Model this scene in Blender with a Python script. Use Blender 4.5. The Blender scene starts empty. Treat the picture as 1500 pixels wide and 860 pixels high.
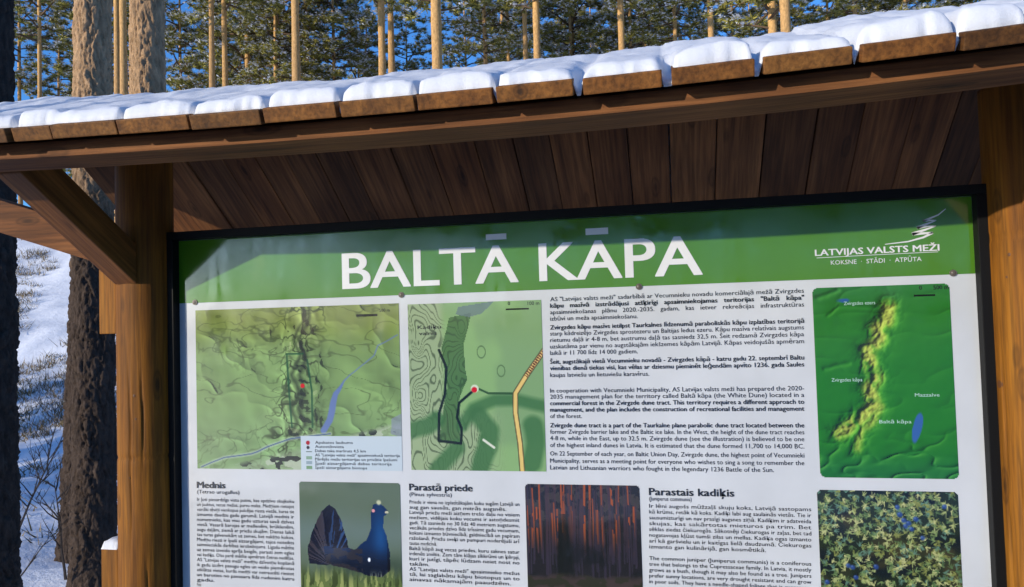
import bpy, bmesh, math, random
import numpy as np
from mathutils import Vector, Matrix

random.seed(7)
RNG = np.random.default_rng(11)
R = math.radians
SC = bpy.context.scene
COL = SC.collection

# ------------------------------------------------------------------ camera
EYE = 1.68                       # eye height above the snow, metres
CX, CD = 0.3629, 2.0045          # camera: sideways offset and distance from the board
FPX = 1110.0                     # focal length in pixels of a 1500 px wide photograph
YAW, PITCH, ROLL = R(-11.94), R(2.1736), R(-1.6557)


def cam_basis():
    F = np.array([math.sin(YAW) * math.cos(PITCH), math.cos(YAW) * math.cos(PITCH), math.sin(PITCH)])
    r0 = np.array([math.cos(YAW), -math.sin(YAW), 0.0])
    u0 = np.cross(r0, F)
    r = math.cos(ROLL) * r0 + math.sin(ROLL) * u0
    u = -math.sin(ROLL) * r0 + math.cos(ROLL) * u0
    return r, u, F


CR, CU, CF = cam_basis()
cam_data = bpy.data.cameras.new('camera')
cam_data.sensor_width = 36.0
cam_data.sensor_fit = 'HORIZONTAL'
cam_data.lens = FPX / 1500 * 36.0
cam_data.clip_start = 0.05
cam_data.clip_end = 6000
cam = bpy.data.objects.new('camera', cam_data)
COL.objects.link(cam)
M = Matrix.Identity(4)
for i in range(3):
    M[i][0] = CR[i]; M[i][1] = CU[i]; M[i][2] = -CF[i]
M[0][3] = CX; M[1][3] = -CD; M[2][3] = EYE
cam.matrix_world = M
SC.camera = cam

# ------------------------------------------------------------------ sky, sun, exposure
SUN_EL, SUN_AZ = R(12.5), R(40)         # azimuth to the left of the board's outward normal (-Y)
to_sun = Vector((-math.sin(SUN_AZ) * math.cos(SUN_EL), -math.cos(SUN_AZ) * math.cos(SUN_EL), math.sin(SUN_EL)))
world = bpy.data.worlds.new('World')
SC.world = world
world.use_nodes = True
wn = world.node_tree.nodes
bg = wn['Background']
sky = wn.new('ShaderNodeTexSky')
sky.sky_type = 'NISHITA'
sky.sun_disc = False
sky.sun_elevation = SUN_EL
sky.sun_rotation = math.atan2(to_sun.x, to_sun.y)
sky.air_density = 1.0
sky.dust_density = 0.6
sky.ozone_density = 8.0
world.node_tree.links.new(sky.outputs[0], bg.inputs[0])
bg.inputs[1].default_value = 0.15
sl = bpy.data.lights.new('sun', 'SUN')
sl.energy = 2.4
sl.angle = R(0.53)
sl.color = (1.0, 0.89, 0.72)
sun = bpy.data.objects.new('sun', sl)
COL.objects.link(sun)
sun.rotation_euler = to_sun.to_track_quat('Z', 'Y').to_euler()
SC.view_settings.view_transform = 'Standard'
SC.view_settings.look = 'None'
SC.view_settings.gamma = 1.0
SC.view_settings.exposure = 0.9
SC.view_settings.use_curve_mapping = False


# ------------------------------------------------------------------ pixel helpers
def ray(px, py):
    return CF + (px - 750) / FPX * CR - (py - 430) / FPX * CU


def at_y(px, py, Y):
    """the point of the plane Y = const seen at a pixel"""
    d = ray(px, py)
    t = (Y + CD) / d[1]
    return CX + t * d[0], EYE + t * d[2]


def at_dist(px, py, dist):
    """the point at a horizontal distance from the camera"""
    d = ray(px, py)
    t = dist / math.hypot(d[0], d[1])
    return CX + t * d[0], -CD + t * d[1], EYE + t * d[2]


# ------------------------------------------------------------------ noise in numpy
def _h(ix, iy, seed):
    n = (ix.astype(np.int64) * 374761393 + iy.astype(np.int64) * 668265263 + seed * 982451653) & 0xffffffff
    n = ((n ^ (n >> 13)) * 1274126177) & 0xffffffff
    n = n ^ (n >> 16)
    return (n & 0xffff) / 65535.0


def vnoise(x, y, seed=0):
    x = np.asarray(x, float); y = np.asarray(y, float)
    ix = np.floor(x); iy = np.floor(y)
    fx = x - ix; fy = y - iy
    fx = fx * fx * (3 - 2 * fx); fy = fy * fy * (3 - 2 * fy)
    a = _h(ix, iy, seed); b = _h(ix + 1, iy, seed); c = _h(ix, iy + 1, seed); d = _h(ix + 1, iy + 1, seed)
    return (a * (1 - fx) + b * fx) * (1 - fy) + (c * (1 - fx) + d * fx) * fy


def fbm(x, y, seed=0, octv=4):
    s = 0; a = 0.5; t = 0
    for k in range(octv):
        s = s + a * vnoise(x * 2 ** k + 17.3 * k, y * 2 ** k + 9.1 * k, seed + k); t += a; a *= 0.5
    return s / t


def worley(x, y, seed=0, wrapx=None):
    """distance to the nearest and second nearest jittered cell point, and the cell's random value"""
    ix = np.floor(x); iy = np.floor(y)
    d1 = np.full(x.shape, 9.0); d2 = np.full(x.shape, 9.0); cid = np.zeros(x.shape)
    for dx in (-1, 0, 1):
        for dy in (-1, 0, 1):
            cx = ix + dx; cy = iy + dy
            wx = np.mod(cx, wrapx) if wrapx else cx
            px = cx + 0.1 + 0.8 * _h(wx, cy, seed); py = cy + 0.1 + 0.8 * _h(wx, cy, seed + 5)
            d = np.hypot(x - px, y - py)
            closer = d < d1
            d2 = np.where(closer, d1, np.minimum(d2, d))
            cid = np.where(closer, _h(wx, cy, seed + 9), cid)
            d1 = np.where(closer, d, d1)
    return d1, d2, cid


# ------------------------------------------------------------------ object helpers
def link(o, parent=None):
    COL.objects.link(o)
    if parent is not None:
        o.parent = parent
    return o


def tag(o, label=None, cat=None, group=None, kind=None):
    if label: o['label'] = label
    if cat: o['category'] = cat
    if group: o['group'] = group
    if kind: o['kind'] = kind
    return o


def thing(name, label, cat, loc=(0, 0, 0), rz=0.0, group=None):
    o = bpy.data.objects.new(name, None)
    o.empty_display_size = 0.2
    o.location = loc
    o.rotation_euler = (0, 0, rz)
    link(o)
    return tag(o, label, cat, group)


def mesh_obj(name, verts, faces, mat, parent=None, smooth=False, mats=None, fmat=None):
    me = bpy.data.meshes.new(name)
    if isinstance(verts, np.ndarray):
        verts = verts.tolist()
    if isinstance(faces, np.ndarray):
        faces = faces.tolist()
    me.from_pydata(verts, [], faces)
    for m in (mats or [mat]):
        me.materials.append(m)
    if fmat is not None:
        me.polygons.foreach_set('material_index', np.asarray(fmat, dtype=np.int32))
    if smooth:
        me.polygons.foreach_set('use_smooth', np.ones(len(me.polygons), dtype=bool))
    me.update()
    o = bpy.data.objects.new(name, me)
    return link(o, parent)


def fast_tris(name, V, mat_list, fm, parent=None):
    """V: (n,3,3) loose triangles"""
    n = len(V)
    me = bpy.data.meshes.new(name)
    me.vertices.add(n * 3); me.loops.add(n * 3); me.polygons.add(n)
    me.vertices.foreach_set('co', V.reshape(-1).astype(np.float32))
    me.loops.foreach_set('vertex_index', np.arange(n * 3, dtype=np.int32))
    me.polygons.foreach_set('loop_start', np.arange(0, n * 3, 3, dtype=np.int32))
    me.polygons.foreach_set('loop_total', np.full(n, 3, dtype=np.int32))
    for m in mat_list: me.materials.append(m)
    me.polygons.foreach_set('material_index', np.asarray(fm, dtype=np.int32))
    me.update(calc_edges=True)
    o = bpy.data.objects.new(name, me)
    return link(o, parent)


def prism(name, prof, x0, x1, mat, parent, bevel=0.003, nseg=1, sag=None):
    """a (Y,Z) profile swept along X, bevelled; sag(x) lifts it"""
    bm = bmesh.new()
    rings = []
    for k in range(nseg + 1):
        x = x0 + (x1 - x0) * k / nseg
        dz = sag(x) if sag else 0.0
        rings.append([bm.verts.new((x, y, z + dz)) for y, z in prof])
    n = len(prof)
    for a, b in zip(rings[:-1], rings[1:]):
        for i in range(n):
            bm.faces.new((a[i], a[(i + 1) % n], b[(i + 1) % n], b[i]))
    bm.faces.new(rings[0][::-1]); bm.faces.new(rings[-1])
    bmesh.ops.recalc_face_normals(bm, faces=bm.faces)
    if bevel:
        eds = [e for e in bm.edges if e.calc_face_angle(0) > 0.35]
        bmesh.ops.bevel(bm, geom=eds, offset=bevel, segments=2, profile=0.6, affect='EDGES')
    me = bpy.data.meshes.new(name)
    bm.to_mesh(me); bm.free()
    me.materials.append(mat)
    return link(bpy.data.objects.new(name, me), parent)


def tube(pts, rads, n=8):
    """verts and faces of a tapered tube through pts"""
    V = []; Fc = []
    pts = [Vector(p) for p in pts]
    prev = None
    for i, p in enumerate(pts):
        d = (pts[min(i + 1, len(pts) - 1)] - pts[max(i - 1, 0)]).normalized()
        a = d.cross(Vector((0.31, 0.87, 0.38)) if prev is None else prev)
        if prev is None:
            a = d.orthogonal().normalized()
        else:
            a = (prev - d * prev.dot(d)).normalized()
        prev = a
        b = d.cross(a)
        for k in range(n):
            t = 2 * math.pi * k / n
            V.append(p + (a * math.cos(t) + b * math.sin(t)) * rads[i])
    for i in range(len(pts) - 1):
        for k in range(n):
            Fc.append((i * n + k, i * n + (k + 1) % n, (i + 1) * n + (k + 1) % n, (i + 1) * n + k))
    return V, Fc


# ------------------------------------------------------------------ materials
def new_mat(name):
    m = bpy.data.materials.new(name)
    m.use_nodes = True
    nt = m.node_tree
    b = nt.nodes['Principled BSDF']
    return m, nt, b


def N(nt, typ, **kw):
    n = nt.nodes.new(typ)
    for k, v in kw.items():
        if k in ('noise_dimensions', 'feature', 'blend_type', 'data_type', 'operation', 'attribute_name', 'layer_name', 'distance', 'voronoi_dimensions'):
            setattr(n, k, v)
        else:
            n.inputs[k].default_value = v
    return n


def ramp(nt, stops, fac):
    r = nt.nodes.new('ShaderNodeValToRGB')
    el = r.color_ramp.elements
    while len(el) > 1: el.remove(el[-1])
    el[0].position = stops[0][0]; el[0].color = (*stops[0][1], 1)
    for p, c in stops[1:]:
        e = el.new(p); e.color = (*c, 1)
    nt.links.new(fac, r.inputs[0])
    return r


def coords(nt, scale, out='Object', rnd=6.0, rx=0.0):
    tc = nt.nodes.new('ShaderNodeTexCoord')
    oi = nt.nodes.new('ShaderNodeObjectInfo')
    mul = N(nt, 'ShaderNodeMath', operation='MULTIPLY'); mul.inputs[1].default_value = rnd
    nt.links.new(oi.outputs['Random'], mul.inputs[0])
    add = N(nt, 'ShaderNodeVectorMath', operation='ADD')
    nt.links.new(tc.outputs[out], add.inputs[0])
    comb = nt.nodes.new('ShaderNodeCombineXYZ')
    for i in range(3): nt.links.new(mul.outputs[0], comb.inputs[i])
    nt.links.new(comb.outputs[0], add.inputs[1])
    mp = nt.nodes.new('ShaderNodeMapping')
    mp.inputs['Scale'].default_value = scale
    src = add.outputs[0]
    if rx:
        rot = nt.nodes.new('ShaderNodeMapping'); rot.inputs['Rotation'].default_value = (rx, 0, 0)
        nt.links.new(src, rot.inputs[0]); src = rot.outputs[0]
    nt.links.new(src, mp.inputs[0])
    return mp.outputs[0], oi.outputs['Random'], tc


def mix(nt, a, b, fac, blend='MIX'):
    m = nt.nodes.new('ShaderNodeMix'); m.data_type = 'RGBA'; m.blend_type = blend
    for sock, v in ((m.inputs[6], a), (m.inputs[7], b), (m.inputs[0], fac)):
        if hasattr(v, 'links'): nt.links.new(v, sock)
        elif isinstance(v, (tuple, list)): sock.default_value = (*v, 1) if len(v) == 3 else v
        else: sock.default_value = v
    return m.outputs[2]


def wood(name, c_dark, c_mid, c_light, grain_axis='Z', rough=0.6, vary=0.5, knots=True, bump=0.25, rx=0.0):
    m, nt, b = new_mat(name)
    s = {'X': (1.2, 28, 28), 'Y': (28, 1.2, 28), 'Z': (28, 28, 1.2)}[grain_axis]
    vec, rnd, tc = coords(nt, s, rx=rx)
    g = N(nt, 'ShaderNodeTexNoise', Scale=1.0, Detail=5.0, Roughness=0.6, Distortion=0.12)
    nt.links.new(vec, g.inputs['Vector'])
    r = ramp(nt, [(0.28, c_dark), (0.5, c_mid), (0.74, c_light)], g.outputs['Fac'])
    fine = N(nt, 'ShaderNodeTexNoise', Scale=4.5, Detail=3.0, Roughness=0.6)
    nt.links.new(vec, fine.inputs['Vector'])
    col = mix(nt, r.outputs[0], (0.4, 0.36, 0.32), 0.0)
    fr = ramp(nt, [(0.36, (0.55, 0.55, 0.55)), (0.62, (1.18, 1.18, 1.18))], fine.outputs['Fac'])
    col = mix(nt, r.outputs[0], fr.outputs[0], 0.8, 'MULTIPLY')
    # big stains
    st, _, _ = coords(nt, (2.3, 2.3, 2.3))
    blot = N(nt, 'ShaderNodeTexNoise', Scale=1.6, Detail=1.0)
    nt.links.new(st, blot.inputs['Vector'])
    br = ramp(nt, [(0.35, (0.68, 0.64, 0.6)), (0.65, (1.1, 1.1, 1.1))], blot.outputs['Fac'])
    col = mix(nt, col, br.outputs[0], 0.75, 'MULTIPLY')
    # piece to piece variation
    vr = ramp(nt, [(0.0, (1 - vary, 1 - vary, 1 - vary * 0.9)), (0.35, (1.0, 0.98, 0.98)), (0.7, (1 + vary * 0.45, 1 + vary * 0.2, 1)), (1.0, (1 + vary * 0.7, 1 + vary * 0.6, 1 + vary * 0.5))], rnd)
    col = mix(nt, col, vr.outputs[0], 1.0, 'MULTIPLY')
    if knots:
        kv, _, _ = coords(nt, {'X': (4, 13, 13), 'Y': (13, 4, 13), 'Z': (13, 13, 4)}[grain_axis], rx=rx)
        vo = N(nt, 'ShaderNodeTexVoronoi', Scale=1.0, Randomness=1.0)
        nt.links.new(kv, vo.inputs['Vector'])
        kr = ramp(nt, [(0.05, (0.25, 0.25, 0.25)), (0.11, (0.8, 0.8, 0.8)), (0.16, (0.55, 0.55, 0.55)), (0.2, (1, 1, 1))], vo.outputs['Distance'])
        col = mix(nt, col, kr.outputs[0], 0.85, 'MULTIPLY')
    nt.links.new(col, b.inputs['Base Color'])
    b.inputs['Roughness'].default_value = rough
    b.inputs['Specular IOR Level'].default_value = 0.3
    bp = N(nt, 'ShaderNodeBump', Strength=bump, Distance=0.004)
    nt.links.new(fine.outputs['Fac'], bp.inputs['Height'])
    nt.links.new(bp.outputs[0], b.inputs['Normal'])
    return m


MAT = {}
MAT['log'] = wood('post_wood', (0.15, 0.052, 0.0025), (0.225, 0.084, 0.004), (0.29, 0.122, 0.009), 'Z', 0.72, 0.05)
MAT['beam'] = wood('beam_wood', (0.085, 0.031, 0.010), (0.16, 0.062, 0.019), (0.24, 0.10, 0.032), 'X', 0.8, 0.15)
MAT['brace'] = wood('brace_wood', (0.13, 0.05, 0.013), (0.22, 0.088, 0.023), (0.31, 0.132, 0.036), 'Y', 0.6, 0.2, rx=math.atan(0.62))
MAT['plank'] = wood('roof_plank_wood', (0.09, 0.036, 0.008), (0.18, 0.075, 0.015), (0.27, 0.12, 0.026), 'Y', 0.7, 0.45, rx=-math.atan(0.384))
MAT['soffit'] = wood('soffit_wood', (0.085, 0.034, 0.011), (0.165, 0.069, 0.022), (0.25, 0.11, 0.036), 'Y', 0.85, 0.5, rx=math.atan(0.7265))


def plain(name, col, rough=0.5, spec=0.5):
    m, nt, b = new_mat(name)
    # a little unevenness keeps large plain faces from reading as flat
    vec, rnd, tc = coords(nt, (3, 3, 3))
    n = N(nt, 'ShaderNodeTexNoise', Scale=2.0, Detail=5.0)
    nt.links.new(vec, n.inputs['Vector'])
    r = ramp(nt, [(0.3, tuple(c * 0.93 for c in col)), (0.7, tuple(min(1, c * 1.05) for c in col))], n.outputs['Fac'])
    nt.links.new(r.outputs[0], b.inputs['Base Color'])
    b.inputs['Roughness'].default_value = rough
    b.inputs['Specular IOR Level'].default_value = spec
    if rough < 0.1:
        gloss_wear(nt, b)
    return m


def gloss_wear(nt, b):
    """smears and a slight waviness of the laminate"""
    tc = nt.nodes.new('ShaderNodeTexCoord')
    n = N(nt, 'ShaderNodeTexNoise', Scale=7.0, Detail=6.0, Roughness=0.65)
    nt.links.new(tc.outputs['Object'], n.inputs['Vector'])
    mr = nt.nodes.new('ShaderNodeMapRange')
    mr.inputs['From Min'].default_value = 0.35; mr.inputs['From Max'].default_value = 0.7
    mr.inputs['To Min'].default_value = 0.03; mr.inputs['To Max'].default_value = 0.16
    nt.links.new(n.outputs['Fac'], mr.inputs['Value']); nt.links.new(mr.outputs[0], b.inputs['Roughness'])
    w = N(nt, 'ShaderNodeTexNoise', Scale=3.0, Detail=1.0)
    nt.links.new(tc.outputs['Object'], w.inputs['Vector'])
    bp = N(nt, 'ShaderNodeBump', Strength=0.25, Distance=0.01)
    nt.links.new(w.outputs['Fac'], bp.inputs['Height']); nt.links.new(bp.outputs[0], b.inputs['Normal'])


BR = 0.06   # gloss of the laminated print
MAT['frame'] = plain('black_frame_metal', (0.006, 0.006, 0.006), 0.55, 0.15)
MAT['sheet'] = plain('white_print_sheet', (0.52, 0.545, 0.575), BR, 0.75)
MAT['green'] = plain('green_print', (0.060, 0.185, 0.008), BR, 0.75)
MAT['white'] = plain('white_print', (0.66, 0.665, 0.68), BR, 0.75)
MAT['ink'] = plain('black_print', (0.018, 0.02, 0.024), BR, 0.75)
MAT['paleblue'] = plain('pale_print', (0.42, 0.62, 0.55), BR, 0.75)
MAT['screw'] = plain('screw_metal', (0.10, 0.085, 0.07), 0.4)


def print_mat():
    m, nt, b = new_mat('printed_picture')
    a = nt.nodes.new('ShaderNodeVertexColor'); a.layer_name = 'Col'
    nt.links.new(a.outputs['Color'], b.inputs['Base Color'])
    b.inputs['Roughness'].default_value = BR
    b.inputs['Specular IOR Level'].default_value = 0.75
    gloss_wear(nt, b)
    return m


MAT['print'] = print_mat()


def snow_mat(name, tint=(0.68, 0.70, 0.74), scale=260, strength=0.35, dist=0.003):
    m, nt, b = new_mat(name)
    vec, rnd, tc = coords(nt, (1, 1, 1), rnd=0.0)
    n = N(nt, 'ShaderNodeTexNoise', Scale=scale, Detail=6.0, Roughness=0.7)
    nt.links.new(vec, n.inputs['Vector'])
    n2 = N(nt, 'ShaderNodeTexNoise', Scale=scale * 0.14, Detail=4.0)
    nt.links.new(vec, n2.inputs['Vector'])
    r = ramp(nt, [(0.3, tuple(c * 0.96 for c in tint)), (0.7, tint)], n.outputs['Fac'])
    nt.links.new(r.outputs[0], b.inputs['Base Color'])
    b.inputs['Roughness'].default_value = 0.55
    b.inputs['Specular IOR Level'].default_value = 0.25
    ad = N(nt, 'ShaderNodeMath', operation='ADD')
    nt.links.new(n.outputs['Fac'], ad.inputs[0]); nt.links.new(n2.outputs['Fac'], ad.inputs[1])
    bp = N(nt, 'ShaderNodeBump', Strength=strength, Distance=dist)
    nt.links.new(ad.outputs[0], bp.inputs['Height'])
    nt.links.new(bp.outputs[0], b.inputs['Normal'])
    return m


MAT['snow'] = snow_mat('roof_snow')
MAT['snow_ground'] = snow_mat('ground_snow', (0.84, 0.86, 0.90), 6.0, 0.5, 0.05)
MAT['snow_tuft'] = snow_mat('branch_snow', (0.84, 0.86, 0.90), 20, 0.2, 0.01)


def bark_mat(name, low, high, z0, z1, bump=0.5):
    m, nt, b = new_mat(name)
    tc = nt.nodes.new('ShaderNodeTexCoord')
    mp = nt.nodes.new('ShaderNodeMapping'); mp.inputs['Scale'].default_value = (14, 14, 5)
    nt.links.new(tc.outputs['Object'], mp.inputs[0])
    v = N(nt, 'ShaderNodeTexVoronoi', Scale=1.6, Randomness=1.0, feature='F1')
    nz = N(nt, 'ShaderNodeTexNoise', Scale=2.0, Detail=7.0, Roughness=0.7)
    nt.links.new(mp.outputs[0], v.inputs['Vector']); nt.links.new(mp.outputs[0], nz.inputs['Vector'])
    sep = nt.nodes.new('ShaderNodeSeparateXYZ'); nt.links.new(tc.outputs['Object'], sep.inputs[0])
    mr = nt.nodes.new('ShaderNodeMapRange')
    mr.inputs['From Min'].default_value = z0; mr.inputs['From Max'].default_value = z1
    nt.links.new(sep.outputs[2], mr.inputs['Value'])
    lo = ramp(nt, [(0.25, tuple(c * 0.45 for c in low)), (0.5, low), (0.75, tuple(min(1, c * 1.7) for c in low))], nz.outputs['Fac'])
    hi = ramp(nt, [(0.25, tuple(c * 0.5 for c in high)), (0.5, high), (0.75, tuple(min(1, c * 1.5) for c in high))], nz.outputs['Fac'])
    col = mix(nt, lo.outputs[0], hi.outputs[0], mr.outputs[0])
    nt.links.new(col, b.inputs['Base Color'])
    b.inputs['Roughness'].default_value = 0.9
    b.inputs['Specular IOR Level'].default_value = 0.15
    bp = N(nt, 'ShaderNodeBump', Strength=bump, Distance=0.02)
    nt.links.new(nz.outputs['Fac'], bp.inputs['Height'])
    nt.links.new(bp.outputs[0], b.inputs['Normal'])
    return m


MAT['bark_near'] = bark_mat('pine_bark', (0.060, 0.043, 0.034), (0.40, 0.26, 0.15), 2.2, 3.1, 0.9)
MAT['bark_shade_toned'] = bark_mat('shade_toned_pine_bark', (0.045, 0.034, 0.028), (0.20, 0.13, 0.08), 5.0, 7.0, 0.9)  # tree shade on the left edge trunk, put into its bark colour
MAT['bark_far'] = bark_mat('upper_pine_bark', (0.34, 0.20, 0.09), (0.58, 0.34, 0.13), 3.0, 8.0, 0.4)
MAT['twig_far'] = plain('bough_bark', (0.13, 0.085, 0.05), 0.9, 0.1)
MAT['twig'] = plain('twig_bark', (0.06, 0.05, 0.045), 0.9, 0.1)


def needle_mat(name, a, b_):
    m, nt, b = new_mat(name)
    ge = nt.nodes.new('ShaderNodeNewGeometry')
    r = ramp(nt, [(0.0, a), (1.0, b_)], ge.outputs['Random Per Island'])
    nt.links.new(r.outputs[0], b.inputs['Base Color'])
    b.inputs['Roughness'].default_value = 0.6
    b.inputs['Specular IOR Level'].default_value = 0.3
    return m


MAT['needles'] = needle_mat('pine_needles', (0.09, 0.10, 0.02), (0.46, 0.40, 0.09))
MAT['spruce'] = needle_mat('spruce_needles', (0.02, 0.04, 0.018), (0.06, 0.085, 0.03))
MAT['heather'] = needle_mat('dry_heather', (0.06, 0.04, 0.02), (0.30, 0.22, 0.10))

# ------------------------------------------------------------------ ground and dune
def smooth(a, b, x):
    t = np.clip((x - a) / (b - a), 0, 1)
    return t * t * (3 - 2 * t)


def ground_z(x, y):
    x = np.asarray(x, float); y = np.asarray(y, float)
    yy = y - 0.25 * (x + 6)
    z = 5.4 * smooth(8.0, 25, yy)
    z = z + (fbm(x * 0.13 + 40, y * 0.13 + 40, 3, 3) - 0.5) * 0.9 * smooth(5, 20, np.hypot(x, y))
    z = z + (fbm(x * 0.7, y * 0.7, 8, 3) - 0.5) * 0.16 * smooth(1.2, 4, np.hypot(x, y))
    z = z + (fbm(x * 2.2, y * 2.2, 21, 3) - 0.5) * 0.22 * smooth(2.5, 5, np.hypot(x, y))
    z = z - 0.12 * smooth(2, 6, y) * (1 - smooth(7, 10, y))
    return z


def axis(near, step, far, k=1.22):
    a = list(np.arange(0, near, step))
    s = step; v = near
    while v < far:
        a.append(v); s *= k; v += s
    a.append(far)
    return np.array(a)


xs = np.concatenate([-axis(22, 0.22, 2500)[::-1], axis(12, 0.3, 2500)[1:]])
ys = np.concatenate([-axis(8, 0.4, 2500)[::-1], axis(34, 0.22, 2500)[1:]])
GX, GY = np.meshgrid(xs, ys)
GZ = ground_z(GX, GY)
nx, ny = len(xs), len(ys)
V = np.stack([GX, GY, GZ], -1).reshape(-1, 3)
idx = np.arange(nx * ny).reshape(ny, nx)
Fq = np.stack([idx[:-1, :-1], idx[:-1, 1:], idx[1:, 1:], idx[1:, :-1]], -1).reshape(-1, 4)
tag(mesh_obj('snowy_ground', V, Fq, MAT['snow_ground'], smooth=True), kind='structure')

def bounce_absorber():  # unseen dark ground sheet, added to cut light bouncing off the snow
    xs_ = np.linspace(-9, 9, 91); ys_ = np.linspace(-5.2, -0.35, 34)
    X, Y = np.meshgrid(xs_, ys_)
    c = -2.6 + 0.35 * np.sin(X * 0.5); half = 2.1 + 0.25 * np.sin(X * 1.3) + 0.2 * np.sin(X * 3.1)
    Y = c + (Y + 2.775) / 2.425 * half
    Z = ground_z(X, Y) + 0.012 - 0.02 * smooth(0.85, 1.0, np.abs(Y - c) / half)
    i_ = np.arange(X.size).reshape(X.shape)
    F_ = np.stack([i_[:-1, :-1], i_[:-1, 1:], i_[1:, 1:], i_[1:, :-1]], -1).reshape(-1, 4)
    m, nt, b = new_mat('bounce_absorber_brown')
    vec, rnd, tc = coords(nt, (1, 1, 1), rnd=0.0)
    n = N(nt, 'ShaderNodeTexNoise', Scale=9.0, Detail=8.0, Roughness=0.7)
    nt.links.new(vec, n.inputs['Vector'])
    r = ramp(nt, [(0.3, (0.035, 0.026, 0.018)), (0.55, (0.09, 0.07, 0.05)), (0.7, (0.16, 0.13, 0.10))], n.outputs['Fac'])
    nt.links.new(r.outputs[0], b.inputs['Base Color']); b.inputs['Roughness'].default_value = 0.95
    bp = N(nt, 'ShaderNodeBump', Strength=0.6, Distance=0.03)
    nt.links.new(n.outputs['Fac'], bp.inputs['Height']); nt.links.new(bp.outputs[0], b.inputs['Normal'])
    tag(mesh_obj('bounce_absorber', np.stack([X, Y, Z], -1).reshape(-1, 3), F_, m, smooth=True), kind='structure')


bounce_absorber()

# ------------------------------------------------------------------ the information stand
stand = thing('information_stand', 'roofed wooden stand on two round log posts holding a large printed board', 'information stand', (0, -0.02, 0))
OFF = Vector((0, -0.02, 0))


def up(o):
    """stand parts are modelled in world coordinates: undo the stand's own offset"""
    o.matrix_parent_inverse = Matrix.Translation(-OFF)
    return o


def sag(x):
    x = max(-1.4, min(1.2, x))
    return 0.025 * x * x if x > 0 else 0.012 * x * x


# roof planes (Y, Z over eye level)
FY, FZ, FS = -0.67, 0.3977, 0.384        # front eave: underside, slope
RY = -0.08                               # ridge
RZ = FZ + (RY - FY) * FS - 0.006
RS = 0.7265                              # rear slope
TH = 0.029


def roof_under(y):
    return FZ + (y - FY) * FS if y < RY else RZ - (y - RY) * RS


def log_post(xc, yc, r, name='post'):
    n, rows = 144, 260
    rgp = np.random.default_rng(int(abs(xc) * 1000) + (1 if xc > 0 else 0))
    checks = [(rgp.uniform(3.5, 5.9), rgp.uniform(0.2, 1.6), rgp.uniform(0.25, 0.8)) for q in range(6)]
    ring = EYE - 0.36 if xc < 0 else EYE + 0.165
    th = np.linspace(0, 2 * math.pi, n, endpoint=False)
    zt = np.linspace(-0.25, 1, rows)
    V = np.zeros((rows, n, 3))
    for i, t in enumerate(zt):
        z = -0.25 + (t + 0.25) / 1.25 * (EYE + 0.52 + 0.25)
        rr = r * (1.03 - 0.03 * z / 2.2) + 0.0022 * (fbm(np.cos(th) * 1.2 + 5 + xc * 7, np.sin(th) * 1.2 + z * 1.4, 4, 3) - 0.5) * 2
        for ca, cz, cl in checks:
            if cz < z < cz + cl:
                cc = ca + 0.05 * math.sin(z * 5 + ca * 3) + 0.02 * math.sin(z * 23)
                rr = rr - 0.006 * math.sin(math.pi * (z - cz) / cl) * np.exp(-((th - cc) / 0.028) ** 2)
        rr = rr - 0.003 * math.exp(-((z - ring) / 0.006) ** 2)
        V[i, :, 0] = xc + rr * np.cos(th); V[i, :, 1] = yc + rr * np.sin(th); V[i, :, 2] = z
    lim = np.minimum(np.vectorize(roof_under)(V[:, :, 1]) - 0.002, 0.525) + EYE
    V[:, :, 2] = np.minimum(V[:, :, 2], lim)
    ii = np.arange(rows * n).reshape(rows, n)
    Fc = np.stack([ii[:-1], np.roll(ii, -1, 1)[:-1], np.roll(ii, -1, 1)[1:], ii[1:]], -1).reshape(-1, 4).tolist()
    Fc.append(ii[-1].tolist())
    return up(mesh_obj(name, V.reshape(-1, 3), Fc, MAT['log'], stand, smooth=True))


PX = 1.174
log_post(-PX, -0.02, 0.0788)
log_post(PX + 0.002, -0.02, 0.0788)
MAT['knot'] = plain('knot_wood', (0.10, 0.036, 0.008), 0.6)


def knot(xc, px, py, size):
    x_, z_ = at_y(px, py, -0.095)
    r = 0.0785
    a = math.asin(max(-0.97, min(0.97, (x_ - xc) / r)))
    bm = bmesh.new()
    bmesh.ops.create_uvsphere(bm, u_segments=14, v_segments=8, radius=size)
    me = bpy.data.meshes.new('knot')
    for v in bm.verts: v.co.y *= 0.28; v.co.z *= 1.25
    bm.to_mesh(me); bm.free()
    me.materials.append(MAT['knot'])
    o = link(bpy.data.objects.new('knot', me), stand)
    o.location = (xc + (r - size * 0.12) * math.sin(a), -0.02 - (r - size * 0.12) * math.cos(a), z_)
    o.rotation_euler = (0, 0, a)
    up(o)


for px, py, sz in ((197, 580, .004), (199, 614, .004), (200, 644, .004), (228, 646, .0035), (205, 840, .007), (226, 735, .004), (190, 700, .003)):
    knot(-PX, px, py, sz)
for px, py, sz in ((1476, 566, .010), (1484, 372, .005), (1482, 405, .004), (1490, 470, .004), (1478, 700, .005), (1492, 640, .004), (1470, 800, .004)):
    knot(PX + 0.002, px, py, sz)

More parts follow.
